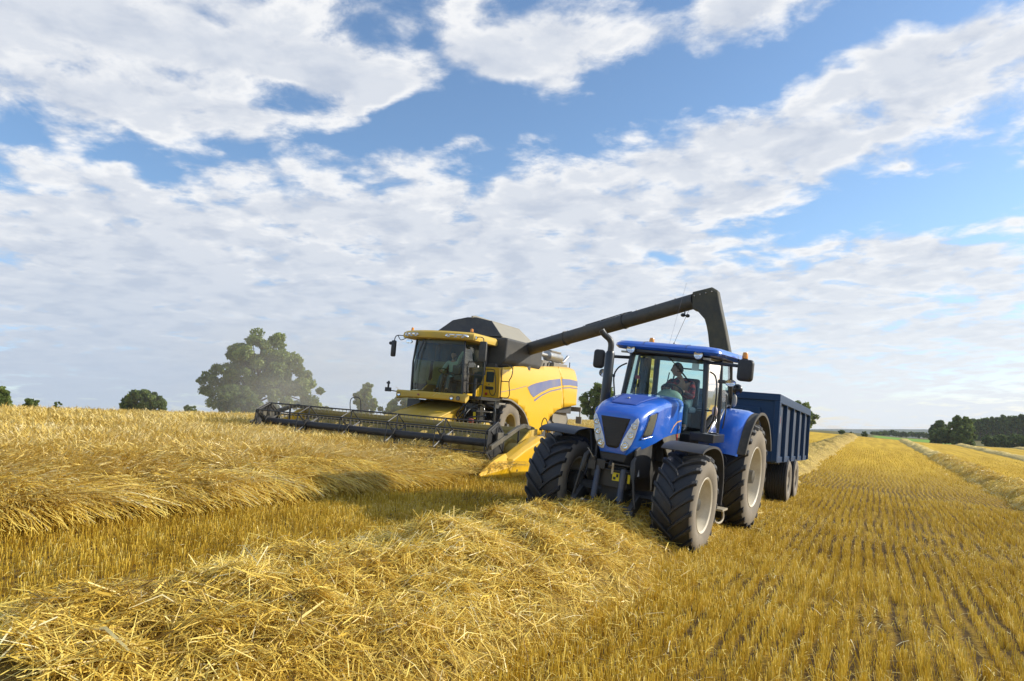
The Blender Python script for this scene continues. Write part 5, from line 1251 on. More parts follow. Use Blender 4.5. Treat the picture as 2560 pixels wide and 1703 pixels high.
# light bar under the windscreen
lbp = [(CX + 0.52 - 0.16 * (y / 1.2) ** 2, y) for y in np.linspace(-1.32, 1.32, 15)]
bar = MB(); rgs = []
for (x, y) in lbp:
    y = float(y); k = 1 + 0.55 * max(0, abs(y) - 0.75)
    rgs.append([(x - 0.26, y, 1.93), (x - 0.03, y, 1.95), (x + 0.02, y, 1.90), (x + 0.01, y, 1.90 - 0.15 * k), (x - 0.06, y, 1.88 - 0.17 * k), (x - 0.26, y, 1.80)])
bar.loft(rgs)
bo = obj('front_light_beam', bar, M['dusty_yellow'], co, smooth=30, bevel=0.01)
for y in (-1.18, 0.88, 1.10):
    x = CX + 0.54 - 0.16 * (y / 1.2) ** 2
    o_ = obj('beam_lamp', MB().lathe([(0.068, 0), (0.072, 0.018), (0.055, 0.02)], 18, axis=0, c=(x, y, 1.80), closed=True), M['frame'], bo, smooth=50)
    obj('lamp_reflector', MB().lathe([(0.058, 0.012), (0.03, 0.004), (0.001, 0.003)], 18, axis=0, c=(x, y, 1.80)), M['chrome'] if y < 1.0 else M['grey'], o_, smooth=50)
obj('small_red_lamp', MB().ball((CX + 0.53, -0.33, 1.83), 0.02, 0.05, 0.035), mat('dusty_red_lens', (0.35, 0.12, 0.08), 0.5), bo, smooth=60)
obj('folded_lamp_bracket', MB().box(2.62, 2.70, -1.86, -1.64, 1.86, 2.0).box(2.64, 2.68, -1.78, -1.72, 2.0, 2.22).box(2.63, 2.69, -1.82, -1.70, 2.12, 2.18).tube([(2.66, -1.64, 1.90), (2.66, -1.30, 1.88)], 0.02, 6), M['black'], co, bevel=0.01)
# platform, rails, ladder
obj('platform', MB().box(0.95, 2.35, 1.03, 1.66, 1.80, 1.90), M['frame'], co, bevel=0.01)
def rail(pts, r=0.017): return obj('rail', MB().tube(smooth_path(pts, 3), r, 7), M['frame'], co, smooth=50)
rail([(2.35, 1.10, 1.9), (2.35, 1.09, 2.9), (2.33, 1.15, 3.02), (2.30, 1.58, 3.02), (2.30, 1.66, 2.92), (2.30, 1.66, 1.9)])
rail([(2.35, 1.10, 2.62), (2.32, 1.66, 2.60)]); rail([(2.35, 1.10, 2.32), (2.32, 1.66, 2.30)])
rail([(1.00, 1.68, 1.95), (1.02, 1.68, 2.6), (1.04, 1.68, 3.05)]); rail([(1.0, 1.68, 1.95), (0.90, 1.90, 1.95), (0.88, 1.96, 2.1), (0.9, 1.92, 2.5), (0.85, 1.98, 2.7), (0.82, 1.98, 2.95), (0.9, 1.88, 3.05), (1.02, 1.68, 3.06)]); rail([(1.0, 1.68, 2.5), (0.9, 1.92, 2.5)])
rail([(1.05, 1.05, 2.88), (1.02, 1.35, 2.88), (1.02, 1.42, 2.75), (1.02, 1.5, 2.2), (1.02, 1.42, 2.0), (1.02, 1.30, 2.05), (1.02, 1.22, 2.25), (1.03, 1.08, 2.3)], 0.013)
obj('floor_post', MB().box(2.05, 2.11, 1.20, 1.30, 1.9, 2.5), M['frame'], co)
ld = MB().box(1.2, 1.7, 1.55, 2.0, 1.70, 1.76)
obj('ladder_tread', ld, M['grey'], co, bevel=0.01)
for k, z in enumerate((1.42, 1.12)): obj('ladder_tread', MB().box(1.9, 2.2, 1.45, 1.95, z, z + 0.035), M['grey'], co, bevel=0.008)
objs('ladder_side', MB().box(1.92, 1.97, 1.42, 1.46, 0.7, 1.8).box(1.92, 1.97, 1.96, 2.0, 0.9, 1.8), M['frame'], co)
rail([(2.0, 1.2, 1.62), (2.0, 1.52, 1.62), (2.02, 1.64, 1.5), (2.04, 1.66, 1.1), (2.05, 1.7, 0.8)], 0.020); rail([(2.0, 1.6, 1.68), (1.98, 1.95, 1.6), (1.97, 2.03, 1.4), (1.97, 2.05, 0.95)], 0.02)
hs = MB(); rd = random.Random(4)
for k in range(14):
    y0 = 0.75 + rd.random() * 0.7; z0 = 0.8 + rd.random() * 0.8
    hs.tube(smooth_path([(1.6, y0, z0), (2.1, y0 + rd.uniform(-.2, .3), z0 + rd.uniform(-.1, .3)), (2.5, y0 + rd.uniform(-.3, .3), z0 - 0.2), (2.3, y0 + rd.uniform(-.3, .3), z0 - 0.5)], 3), 0.016 + 0.01 * rd.random(), 6)
hs.box(1.4, 1.9, 0.75, 1.35, 0.9, 1.68).box(1.5, 2.1, -1.3, -0.8, 0.9, 1.68)
objs('hoses', hs, M['frame'], co, smooth=50)
obj('red_coupling', MB().lathe([(0.001, -0.08), (0.07, -0.07), (0.08, 0.0), (0.05, 0.08), (0.001, 0.09)], 12, axis=1, c=(2.5, 1.45, 1.12)), mat('faded_red', (0.32, 0.08, 0.07), 0.6), co, smooth=50)
obj('yellow_tag', MB().box(2.1, 2.13, 1.30, 1.38, 1.18, 1.40), M['ystick'], co)
obj('drum_guard', MB().lathe([(0.26, -0.1), (0.28, 0.0), (0.26, 0.1), (0.001, 0.1)], 24, axis=1, c=(2.6, 2.0, 0.85)), M['dusty_yellow'], co, smooth=50)
obj('drum_ring', MB().lathe([(0.285, -0.05), (0.30, -0.03), (0.285, -0.01)], 24, axis=1, c=(2.6, 2.1, 0.85), closed=True), M['cream'], co, smooth=50)
# feeder house
obj('feeder_house', MB().loft([[(1.3, y, z) for y, z in ((-0.78, 1.70), (0.78, 1.70), (0.78, 0.95), (-0.78, 0.95))], [(4.2, y, z) for y, z in ((-0.90, 1.05), (0.90, 1.05), (0.90, 0.30), (-0.90, 0.30))]]), M['dusty_yellow'], co, bevel=0.02)
objs('feeder_rib', MB().tube([(1.5, -0.78, 1.68), (3.85, -0.88, 1.08)], 0.035, 6).tube([(1.5, 0.78, 1.68), (3.85, 0.88, 1.08)], 0.035, 6), M['dusty_yellow'], co)
# behind the rear wheels: chopper chute, lamp bracket
obj('chopper_chute', MB().loft([[(-4.75, y, z) for y, z in ((-1.3, 1.78), (1.3, 1.78), (1.3, 1.2), (-1.3, 1.2))], [(-6.35, y, z) for y, z in ((-1.2, 1.75), (1.2, 1.75), (1.2, 0.75), (-1.2, 0.75))], [(-6.75, y, z) for y, z in ((-1.2, 1.35), (1.2, 1.35), (1.2, 0.8), (-1.2, 0.8))]]), M['grey'], co, bevel=0.02)
obj('rear_bracket', MB().box(-7.0, -6.9, 0.9, 1.7, 1.66, 1.86).tube([(-6.95, 1.65, 1.66), (-6.95, 1.68, 1.2)], 0.03, 6).box(-7.0, -6.9, 1.5, 1.75, 1.15, 1.45).box(-6.9, -6.2, -0.9, 0.9, 1.7, 1.95), M['grey'], co, bevel=0.01)
objs('rear_bar', MB().tube([(-3.4, 1.2, 1.0), (-3.3, 1.5, 1.3), (-3.8, 1.5, 1.5)], 0.03, 6).box(-3.6, -3.1, 1.0, 1.5, 0.6, 0.9), M['greyblack'], co)
0 and rail([(-2.35, 1.66, 0.95), (-2.30, 1.72, 1.4), (-2.38, 1.74, 1.55), (-2.50, 1.74, 1.4), (-2.52, 1.7, 0.9)], 0.012)

M['headerdust'] = mat('dust_covered_header', (0.42, 0.30, 0.06), 0.6, dust=0.7, dcol=(0.30, 0.25, 0.15), dscale=1.2)
# ---------------- header
HW = 4.15
hd = bpy.data.objects.new('header', None); hd.empty_display_size = 0.2; link(hd, co); hd.location = (0.90, 0.3, -0.03)
obj('header_back', MB().box(3.28, 3.36, -HW, HW, 0.22, 1.00).box(3.24, 3.40, -HW, HW, 1.00, 1.12).box(3.2, 3.3, -HW, HW, 0.1, 0.25), M['headerdust'], hd, bevel=0.01)
obj('header_floor', MB().loft([[(3.36, y, z) for y, z in ((-HW, 0.24), (HW, 0.24), (HW, 0.18), (-HW, 0.18))], [(3.9, y, z) for y, z in ((-HW, 0.16), (HW, 0.16), (HW, 0.11), (-HW, 0.11))], [(5.0, y, z) for y, z in ((-HW, 0.20), (HW, 0.20), (HW, 0.17), (-HW, 0.17))]]), M['headerdust'], hd)
aug = MB().tube([(3.85, -HW + 0.05, 0.50), (3.85, HW - 0.05, 0.50)], 0.20, 20)
fl2 = []
N_ = 220; 
for sgn in (1, -1):
    v = []; f = []
    for k in range(N_ + 1):
        y = sgn * (0.7 + (HW - 0.8) * k / N_); a = 2 * math.pi * (k / N_) * 7 * sgn
        v += [(3.85 + 0.19 * math.cos(a), y, 0.5 + 0.19 * math.sin(a)), (3.85 + 0.31 * math.cos(a), y, 0.5 + 0.31 * math.sin(a))]
    f = [(2 * k, 2 * k + 1, 2 * k + 3, 2 * k + 2) for k in range(N_)]
    aug.add(v, f)
obj('header_auger', aug, M['headerdust'], hd, smooth=50)
kn = MB()
for k in range(120):
    y = -HW + 0.06 + k * 8.2 / 119; kn.add([(5.0, y - 0.018, 0.17), (5.0, y + 0.018, 0.17), (5.11, y, 0.175), (5.0, y - 0.018, 0.20), (5.0, y + 0.018, 0.20)], [(0, 1, 2), (3, 4, 2), (0, 3, 2), (1, 4, 2), (0, 1, 4, 3)])
obj('cutter_bar', kn, M['blacksteel'], hd)
obj('header_lip', MB().box(4.92, 5.0, -HW, HW, 0.12, 0.26), M['yellow'], hd, bevel=0.005)
for s in (1, -1):
    obj('header_end_sheet', MB().prism([(3.2, 0.15), (3.2, 1.12), (3.7, 1.08), (4.6, 0.62), (5.1, 0.36), (5.2, 0.12), (4.8, 0.08)], s * (HW - 0.02), s * (HW + 0.03)), M['dusty_yellow'], hd, bevel=0.008)
obj('hose_loop', MB().tube(smooth_path([(3.3, -2.35, 1.1), (3.3, -2.4, 1.5), (3.3, -2.22, 1.62), (3.3, -2.02, 1.55), (3.3, -1.95, 1.15)], 4), 0.014, 6), M['frame'], hd)
obj('hose_loop', MB().tube(smooth_path([(3.5, 4.45, 1.0), (3.5, 4.42, 1.3), (3.5, 4.5, 1.46), (3.5, 4.6, 1.3), (3.5, 4.62, 0.95)], 4), 0.014, 6), M['frame'], hd)
M['tine'] = mat('tine_grey', (0.20, 0.18, 0.14), 0.45, metal=0.3)
# reel
RX, RZ, RR_, PH = 5.92, 0.70, 0.55, 36
rl = bpy.data.objects.new('reel', None); rl.empty_display_size = 0.2; link(rl, co); rl.location = (0.25, 0.25, -0.03)
obj('reel_tube', MB().tube([(RX, -3.85, RZ), (RX, 3.85, RZ)], 0.105, 20), mat('reel_tube_black', (0.02, 0.021, 0.026), 0.45, dust=0.3, dcol=(0.12, 0.10, 0.08)), rl, smooth=50)
NB = 6
for k in range(NB):
    a = math.radians(PH + 60 * k); bx, bz = RX + RR_ * math.cos(a), RZ + RR_ * math.sin(a)
    obj('reel_bar', MB().tube([(bx, -3.92, bz), (bx, 3.92, bz)], 0.020, 8), M['blacksteel'], rl, smooth=50)
    rest = MB()
    for i in range(58):
        y = -3.84 + 7.68 * i / 57; tn = MB() if (k in (0, 5) and i >= 8) else rest
        tn.tube([(bx, y, bz), (bx - 0.01, y + 0.01, bz - 0.08), (bx - 0.04, y + 0.012, bz - 0.15)], [0.007, 0.006, 0.004], 4)
        tn.ball((bx - 0.012, y, bz - 0.035), 0.015, n=5, m=4)
        if tn is not rest: obj('reel_tine', tn, M['tine'], rl)
    rq = obj('reel_tines', rest, M['tine'], rl); rq['kind'] = 'stuff'
for y in (-3.88, -2.35, -0.8, 0.8, 2.35, 3.88):
    sp_ = MB()
    for k in range(NB):
        a = math.radians(PH + 60 * k); b = math.radians(PH + 60 * (k + 1)); am = math.radians(PH + 60 * k + 30)
        p = (RX + RR_ * math.cos(a), y, RZ + RR_ * math.sin(a)); q = (RX + RR_ * math.cos(b), y, RZ + RR_ * math.sin(b))
        sp_.tube([p, q], 0.017, 6)
        i0 = (RX + 0.14 * math.cos(am - 0.35), y, RZ + 0.14 * math.sin(am - 0.35)); i1 = (RX + 0.14 * math.cos(am + 0.35), y, RZ + 0.14 * math.sin(am + 0.35))
        sp_.tube([p, i0], 0.016, 6); sp_.tube([q, i1], 0.016, 6)
    sp_.lathe([(0.11, -0.03), (0.16, -0.03), (0.16, 0.03), (0.11, 0.03)], 16, axis=1, c=(RX, y, RZ), closed=True)
    obj('reel_spider', sp_, M['blacksteel'], rl, smooth=50)
for s in (1, -1):
    hexp = [(RX + (RR_ + 0.04) * math.cos(math.radians(PH + 60 * k)), RZ + (RR_ + 0.04) * math.sin(math.radians(PH + 60 * k))) for k in range(6)]
    pl2 = obj('reel_end_plate', MB().prism(hexp, s * 3.94, s * 3.96), M['blacksteel'], rl, bevel=0.01)
    for k in (0, 1, 2, 4):
        a = math.radians(PH + 60 * k + 8); b = math.radians(PH + 60 * k + 52)
        tri_ = [(RX + 0.46 * math.cos(a), s * 3.965, RZ + 0.46 * math.sin(a)), (RX + 0.46 * math.cos(b), s * 3.965, RZ + 0.46 * math.sin(b)), (RX + 0.17 * math.cos((a + b) / 2), s * 3.965, RZ + 0.17 * math.sin((a + b) / 2))]
        obj('plate_rib', MB().tube(tri_ + [tri_[0]], 0.014, 6), M['black'], rl, smooth=50)
for s in (1, -1):
    am = [(3.85, 1.10), (4.5, 1.20), (4.9, 1.14), (6.5, 0.62)]
    ar = MB()
    for i in range(len(am) - 1):
        (x0, z0), (x1, z1) = am[i], am[i + 1]; d = Vector((x1 - x0, 0, z1 - z0)); L_ = d.length; ang = math.atan2(z1 - z0, x1 - x0)
        ar.box(0, L_, -0.035, 0.035, -0.055 if i < 2 else -0.065, 0.055, Matrix.Translation((x0, s * 4.05, z0)) @ Matrix.Rotation(-ang, 4, 'Y'))
    ar.tube([(4.7, s * 4.11, 1.22), (5.7, s * 4.11, 0.96)], 0.022, 8)
    ar.box(5.75, 6.1, s * 4.01 - 0.03, s * 4.01 + 0.03, 0.72, 1.0)
    ao = obj('reel_arm', ar, mat('arm_grey', (0.07, 0.065, 0.052), 0.55, dust=0.4), co, bevel=0.008)
    ao.location = (0.25, 0.30, -0.03)
    obj('reel_ram', MB().tube([(4.85, s * 4.05, 1.12), (4.85, s * 4.05, 0.5)], 0.03, 8), M['black'], ao, smooth=50)
    # crop divider: a big rounded side shield and a folded point in front
    y0 = HW + 0.03
    def dv(name, rings, m, par=None, bev=0.02): return obj(name, MB().loft([[(x, s * y, z) for x, y, z in r] for r in rings]), m, par or co, bevel=bev, seg=3)
    prof = [(3.55, 0.88), (3.85, 0.96), (4.20, 0.93), (5.2, 0.66), (5.98, 0.40), (6.18, 0.10), (6.02, -0.10), (4.9, -0.06), (3.65, 0.02)]
    inner = [(x, y0, z) for x, z in prof]; outer = [(x * 0.94 + 4.85 * 0.06, y0 + 0.38, z * 0.90 + 0.42 * 0.10 - 0.02) for x, z in prof]; mid = [(x, y0 + 0.24, z) for x, z in prof]
    dvo = dv('crop_divider', [inner, mid, outer], M['yellow'], bev=0.04)
    dvo.location = (0.62, 0.38, -0.04)
    obj('divider_decal', patch([(3.85, 0.58), (4.2, 0.62), (4.55, 0.55), (4.70, 0.40), (4.40, 0.36), (3.85, 0.34)], lambda x, z: (x, s * (y0 + 0.382), z), 0.5), M['decalblue'], dvo)
    obj('divider_decal', patch([(3.85, 0.325), (4.4, 0.345), (4.71, 0.385), (4.58, 0.22), (4.2, 0.20), (3.85, 0.27)], lambda x, z: (x, s * (y0 + 0.382), z), 0.5), M['cream'], dvo)
    obj('divider_hole', MB().lathe([(0.001, 0.0), (0.035, 0.0), (0.035, 0.006), (0.001, 0.006)], 12, axis=1, c=(5.70, s * (y0 + 0.378), 0.10)), M['black'], dvo)
    tipx = 7.40
    tp = [[(5.90, y0 - 0.10, 0.46), (5.90, y0 + 0.12, 0.52), (5.90, y0 + 0.36, 0.22), (5.95, y0 + 0.36, -0.06), (5.95, y0 - 0.10, -0.06)],
          [(6.6, y0 - 0.02, 0.28), (6.6, y0 + 0.12, 0.34), (6.6, y0 + 0.30, 0.12), (6.6, y0 + 0.28, -0.05), (6.6, y0 - 0.0, -0.05)],
          [(tipx, y0 + 0.16, 0.05), (tipx, y0 + 0.18, 0.07), (tipx, y0 + 0.22, 0.03), (tipx, y0 + 0.22, 0.0), (tipx, y0 + 0.16, 0.0)]]
    dv('divider_point', tp, M['yellow'], dvo, bev=0.012)
# straw caught on the machine
rd = random.Random(11); sw3 = MB()
for (a, b, c) in ((2.9, -0.4, 1.86), (2.95, 0.5, 1.9), (2.1, 1.55, 1.95), (3.3, -0.6, 1.2), (3.2, 0.3, 1.25), (2.7, -1.3, 1.93), (2.0, 1.5, 1.92), (2.9, -0.2, 3.66), (1.05, 1.62, 1.9), (3.5, 0.7, 1.2), (3.4, 0.0, 1.22), (-4.0, 1.3, 3.3), (-3.0, 1.2, 3.4)):
    l = rd.uniform(0.12, 0.3); q = rd.uniform(0, 6.28)
    sw3.tube([(a, b, c), (a + 0.02, b + l * 0.5 * math.cos(q), c + 0.5 * l * math.sin(q)), (a + 0.03, b + l * math.cos(q + 0.5), c + l * math.sin(q + 0.5))], 0.007, 4)
objs('caught_straw', sw3, M['cream'], co)
# cab interior
obj('operator_seat', MB().box(1.25, 1.75, -0.25, 0.25, 2.35, 2.50).box(1.12, 1.28, -0.26, 0.26, 2.45, 3.15).box(1.3, 1.7, -0.15, 0.15, 1.94, 2.35), M['seat'], co, bevel=0.05, seg=3)
obj('passenger_seat', MB().box(1.15, 1.35, -0.88, -0.36, 2.3, 3.05).box(1.2, 1.7, -0.85, -0.4, 2.2, 2.36), M['seatgreen'], co, bevel=0.06, seg=3)
obj('steering_column', MB().tube([(2.1, -0.05, 1.94), (2.0, -0.05, 2.6)], 0.05, 8).lathe([(0.19 + 0.016 * math.cos(a), 0.016 * math.sin(a)) for a in [2 * math.pi * k / 6 for k in range(6)]], 24, axis=2, M=Matrix.Translation((1.95, -0.05, 2.68)) @ Matrix.Rotation(-0.5, 4, 'Y'), closed=True), M['frame'], co, smooth=50)
obj('console', MB().box(1.5, 1.9, 0.34, 0.62, 2.4, 2.6).box(2.0, 2.08, 0.35, 0.62, 2.6, 2.9), M['frame'], co, bevel=0.02)
HC = Matrix.Translation((1.50, 0.02, 3.27)) @ Matrix.Rotation(math.radians(20), 4, 'Z')
seated_person('operator in pale shirt raising an arm behind the dark combine windscreen', (tuple(CPOS), CROT), HC,
              (1.46, 0, 2.58), (1.42, 0, 2.92), (1.44, 0.0, 3.11),
              {'l': (1.44, 0.20, 3.04), 'r': (1.44, -0.20, 3.04)}, {'l': (1.72, 0.42, 3.22), 'r': (1.62, -0.28, 2.76)}, {'l': (1.86, 0.66, 3.44), 'r': (1.86, -0.18, 2.72)},
              {'l': (1.92, 0.15, 2.52), 'r': (1.92, -0.15, 2.52)}, {'l': (2.08, 0.18, 2.08), 'r': (2.08, -0.18, 2.08)}, {'l': (2.22, 0.19, 2.01), 'r': (2.22, -0.19, 2.01)},
              'pale_shirt', 'jeans', None, None)

# ================================================================== grain trailer
TP = W(3.3, 20.9); TP.z = -1.956 + 0.105 * 3.3 + EYE
TR_ROT = (-0.10, -0.020, -2.03)
tl_ = thing('grain_trailer', 'dark blue high sided grain trailer hitched behind the blue tractor', 'trailer', tuple(TP), TR_ROT)
X0, X1, Z0, Z1, HY = -4.75, 2.45, 1.06, 2.60, 1.25
bx_ = MB().box(X0, X1, -HY + 0.09, -HY + 0.13, Z0, Z1).box(X0, X1, HY - 0.13, HY - 0.09, Z0, Z1).box(X0, X0 + 0.05, -HY + 0.1, HY - 0.1, Z0, Z1).box(X0, X1, -HY + 0.1, HY - 0.1, Z0, Z0 + 0.05)
obj('trailer_body', bx_, mat('pale_navy_side', (0.035, 0.055, 0.10), 0.5, coat=0.2, dust=0.4, dcol=(0.17, 0.19, 0.22), dscale=1.2), tl_)
for s in (1, -1):
    obj('top_rail', MB().box(X0 - 0.02, X1 + 0.02, min(s * (HY - 0.13), s * HY), max(s * (HY - 0.13), s * HY), Z1 - 0.20, Z1), M['navy'], tl_, bevel=0.01)
    obj('bottom_rail', MB().box(X0 - 0.02, X1 + 0.02, min(s * (HY - 0.13), s * (HY - 0.045)), max(s * (HY - 0.13), s * (HY - 0.045)), Z0 - 0.04, Z0 + 0.10), M['navy'], tl_, bevel=0.01)
    for x in (2.40, 1.15, -0.30, -1.75, -3.20, -4.70):
        obj('side_post', MB().box(x - 0.045, x + 0.045, min(s * (HY - 0.092), s * (HY + 0.002)), max(s * (HY - 0.092), s * (HY + 0.002)), Z0 - 0.02, Z1 - 0.20), M['navy'], tl_, bevel=0.006)
    for x in (1.75, -2.5):
        st_ = obj('side_sticker', MB().box(x - 0.11, x + 0.11, s * (HY - 0.088), s * (HY - 0.085), 1.72, 2.12), M['white'], tl_)
        obj('sticker_mark', MB().box(x - 0.10, x + 0.10, s * (HY - 0.0845), s * (HY - 0.083), 1.95, 2.10), mat('sticker_red', (0.65, 0.16, 0.10), 0.5), st_)
fp_ = MB().box(X1, X1 + 0.05, -HY, HY, Z0 - 0.02, Z1).box(X1 + 0.05, X1 + 0.11, -HY, HY, Z1 - 0.16, Z1 + 0.0).box(X1 + 0.05, X1 + 0.11, HY - 0.12, HY, Z0, Z1 - 0.16).box(X1 + 0.05, X1 + 0.11, -HY, -HY + 0.12, Z0, Z1 - 0.16)
fp_.box(X1 + 0.05, X1 + 0.09, -0.82, 0.82, Z0 + 0.10, Z1 - 0.34)
fpo = obj('front_board', fp_, M['navy'], tl_, bevel=0.012)
for y in (-0.4, 0.0, 0.4): obj('board_rib', MB().box(X1 + 0.09, X1 + 0.12, y - 0.03, y + 0.03, Z0 + 0.12, Z1 - 0.38), M['navy'], fpo, bevel=0.005)
obj('straw_wisp', MB().tube([(X1 + 0.12, 0.80, 1.95), (X1 + 0.16, 0.85, 1.88), (X1 + 0.14, 0.92, 1.74)], 0.01, 4), M['gold'], tl_)
ch = MB().box(-4.6, 2.3, 0.38, 0.52, 0.78, 1.0).box(-4.6, 2.3, -0.52, -0.38, 0.78, 1.0).box(-0.1, 0.1, -0.9, 0.9, 0.42, 0.62).box(-1.7, -1.5, -0.9, 0.9, 0.42, 0.62)
ch.prism([(0.2, 0.95), (0.9, 0.95), (0.2, 0.45), (0.0, 0.45)], 0.50, 0.56).tube([(2.2, 0.0, 0.85), (4.6, 0.0, 0.62)], 0.08, 10).tube([(2.3, 0.4, 0.9), (3.6, 0.0, 0.72)], 0.06, 8).tube([(2.3, -0.4, 0.9), (3.6, 0.0, 0.72)], 0.06, 8)
ch.box(0.8, 1.0, -1.1, 1.1, 0.95, 1.05).box(-2.4, -2.2, -1.1, 1.1, 0.95, 1.05)
obj('chassis', ch, M['blacksteel'], tl_, bevel=0.01)
for s in (1, -1):
    for x in (0.0, -1.62):
        e = bpy.data.objects.new('trailer_wheel', None); link(e, tl_); e.location = (x, s * 0.99, 0.54)
        R_, hw = 0.54, 0.27
        pf = [(0.30, -hw * 0.8), (0.34, -hw), (0.45, -hw * 1.02), (0.515, -hw * 0.9)]
        for k in range(9):
            y = -hw * 0.84 + k * hw * 1.68 / 8; pf += [(R_, y - 0.018), (R_, y + 0.012), (R_ - 0.022, y + 0.016), (R_ - 0.022, y + 0.024)]
        pf += [(0.515, hw * 0.9), (0.45, hw * 1.02), (0.34, hw), (0.30, hw * 0.8)]
        obj('tyre', MB().lathe(pf, 48), M['tyre'], e, smooth=40)
        q = s * hw
        obj('rim', MB().lathe([(0.30, q * 0.82), (0.32, q * 0.98), (0.29, q * 0.95), (0.27, q * 0.6), (0.18, q * 0.5), (0.12, q * 0.7), (0.10, q * 0.9), (0.001, q * 0.92)], 32), mat('trailer_rim', (0.30, 0.27, 0.23), 0.6, dust=0.4), e, smooth=40)
        obj('sidewall', MB().lathe([(0.305, q * 0.86), (0.345, q * 1.02), (0.45, q * 1.045), (0.50, q * 0.97)], 48), M['tyreside'], e, smooth=60)
# ================================================================== trees
def leafmat(name, dark, light):
    m = bpy.data.materials.new(name); m.use_nodes = True; t = NT(m.node_tree); b = t.n['Principled BSDF']
    at = t.new('ShaderNodeAttribute', attribute_name='tone'); c = t.ramp(at.outputs['Fac'], [(0, dark), (1, light)])
    t.put(b, 'Base Color', c); b.inputs['Roughness'].default_value = 0.55; b.inputs['Specular IOR Level'].default_value = 0.3
    tr_ = t.new('ShaderNodeBsdfTranslucent'); t.l.new(c, tr_.inputs[0]); mx = t.new('ShaderNodeMixShader'); mx.inputs[0].default_value = 0.4
    o = t.n['Material Output']; t.l.new(b.outputs[0], mx.inputs[1]); t.l.new(tr_.outputs[0], mx.inputs[2]); t.l.new(mx.outputs[0], o.inputs[0])
    return m
M['leaf'] = leafmat('leaves_mid', (0.10, 0.15, 0.035), (0.30, 0.36, 0.09))
M['leafdark'] = leafmat('leaves_dark', (0.070, 0.115, 0.030), (0.20, 0.26, 0.07))
M['leafpale'] = leafmat('leaves_pale', (0.09, 0.14, 0.03), (0.27, 0.33, 0.08))
M['bark'] = mat('bark', (0.07, 0.055, 0.04), 0.9, var=0.3, dscale=6)
def leaves(name, centres, radii, per, size, m, parent, seed):
    g = np.random.default_rng(seed); C = np.repeat(np.array(centres), per, 0); R_ = np.repeat(np.array(radii), per)
    n = len(C); d = g.normal(0, 1, (n, 3)); d /= np.linalg.norm(d, axis=1, keepdims=True)
    P = C + d * (R_ * g.uniform(0.25, 1.0, n) ** 0.6)[:, None] * np.array([1, 1, 0.8])
    a = g.normal(0, 1, (n, 3)); a /= np.linalg.norm(a, axis=1, keepdims=True)
    b = np.cross(a, g.normal(0, 1, (n, 3))); b /= np.linalg.norm(b, axis=1, keepdims=True)
    s = size * g.uniform(0.5, 1.4, n)[:, None]
    co = np.stack([P - a * s, P - b * s * 0.6, P + a * s, P + b * s * 0.6], 1).reshape(-1, 3)
    q = np.arange(n * 4).reshape(n, 4); me = bpy.data.meshes.new(name); fill(me, co, q)
    ct = np.repeat(g.uniform(0.1, 0.9, len(centres)), per); tn = np.clip(ct + g.normal(0, 0.18, n), 0, 1)
    at = me.attributes.new('tone', 'FLOAT', 'POINT'); at.data.foreach_set('value', np.repeat(tn, 4).astype(np.float32))
    me.materials.append(m); o = bpy.data.objects.new(name, me); return link(o, parent)
def at_pixel(px, dist, py_top=None):
    """ground position seen at column px of the photograph, dist metres ahead; and the height there of row py_top"""
    x = (px - 1280) / FOC * dist * math.cos(PITCH) * 1.0
    o = NV[0] * x + NV[1] * dist; t = DV[0] * x + DV[1] * dist
    return x, dist, float(Z(o, t))
def z_at(py, dist):
    b = -(py - 851.5) / FOC; return EYE + dist * (math.sin(PITCH) + b * math.cos(PITCH)) / (math.cos(PITCH) - b * math.sin(PITCH))
def tree(name, label, cat, px0, px1, ytop, dist, lobes, m='leaf', n=60, per=90, leaf=0.22, trunk=True, group=None, seed=1, base_drop=0.0, shape=1.0, low=0.12):
    pxc = (px0 + px1) / 2; x, y, gz_ = at_pixel(pxc, dist); gz_ -= base_drop
    w_ = (px1 - px0) / FOC * dist / 2; top = z_at(ytop, dist); H = top - gz_
    root = thing(name, label, cat, (x, y, gz_), group=group)
    g = np.random.default_rng(seed); cs = []; rs = []
    for (lx, lz, lw, lh) in lobes:
        k = max(4, int(n * lw * lh * 6))
        for i in range(k):
            d = g.normal(0, 1, 3); d /= np.linalg.norm(d); rr_ = g.uniform(0.25, 0.92) ** 0.5
            c = np.array([lx * w_ + d[0] * lw * w_ * rr_, d[1] * lw * w_ * 0.8 * rr_, lz * H + d[2] * lh * H * rr_])
            if c[2] < low * H: c[2] = low * H + g.uniform(0, 0.06) * H
            cs.append(c); rs.append(g.uniform(0.10, 0.20) * min(w_, H * 0.6) * shape)
    lo = leaves('crown', cs, rs, per, leaf, M[m], root, seed)
    if trunk:
        r0 = max(0.10, w_ * 0.045); mb = MB()
        mb.tube(smooth_path([(0, 0, -0.3), (0.02 * w_, 0, H * 0.2), (-0.02 * w_, 0, H * 0.45), (0.02 * w_, 0, H * 0.8)], 3), [r0 * 1.3 * (1 - 0.085 * i) for i in range(10)], 8)
        for i in range(min(34, len(cs))):
            c = cs[(i * 7) % len(cs)]; z0 = H * g.uniform(0.15, 0.5); mid = (c[0] * 0.45, c[1] * 0.45, z0 + (c[2] - z0) * 0.35)
            mb.tube([(0, 0, z0), mid, tuple(c)], [r0 * 0.42, r0 * 0.25, r0 * 0.08], 5)
        obj('trunk', mb, M['bark'], root, smooth=60)
    return root
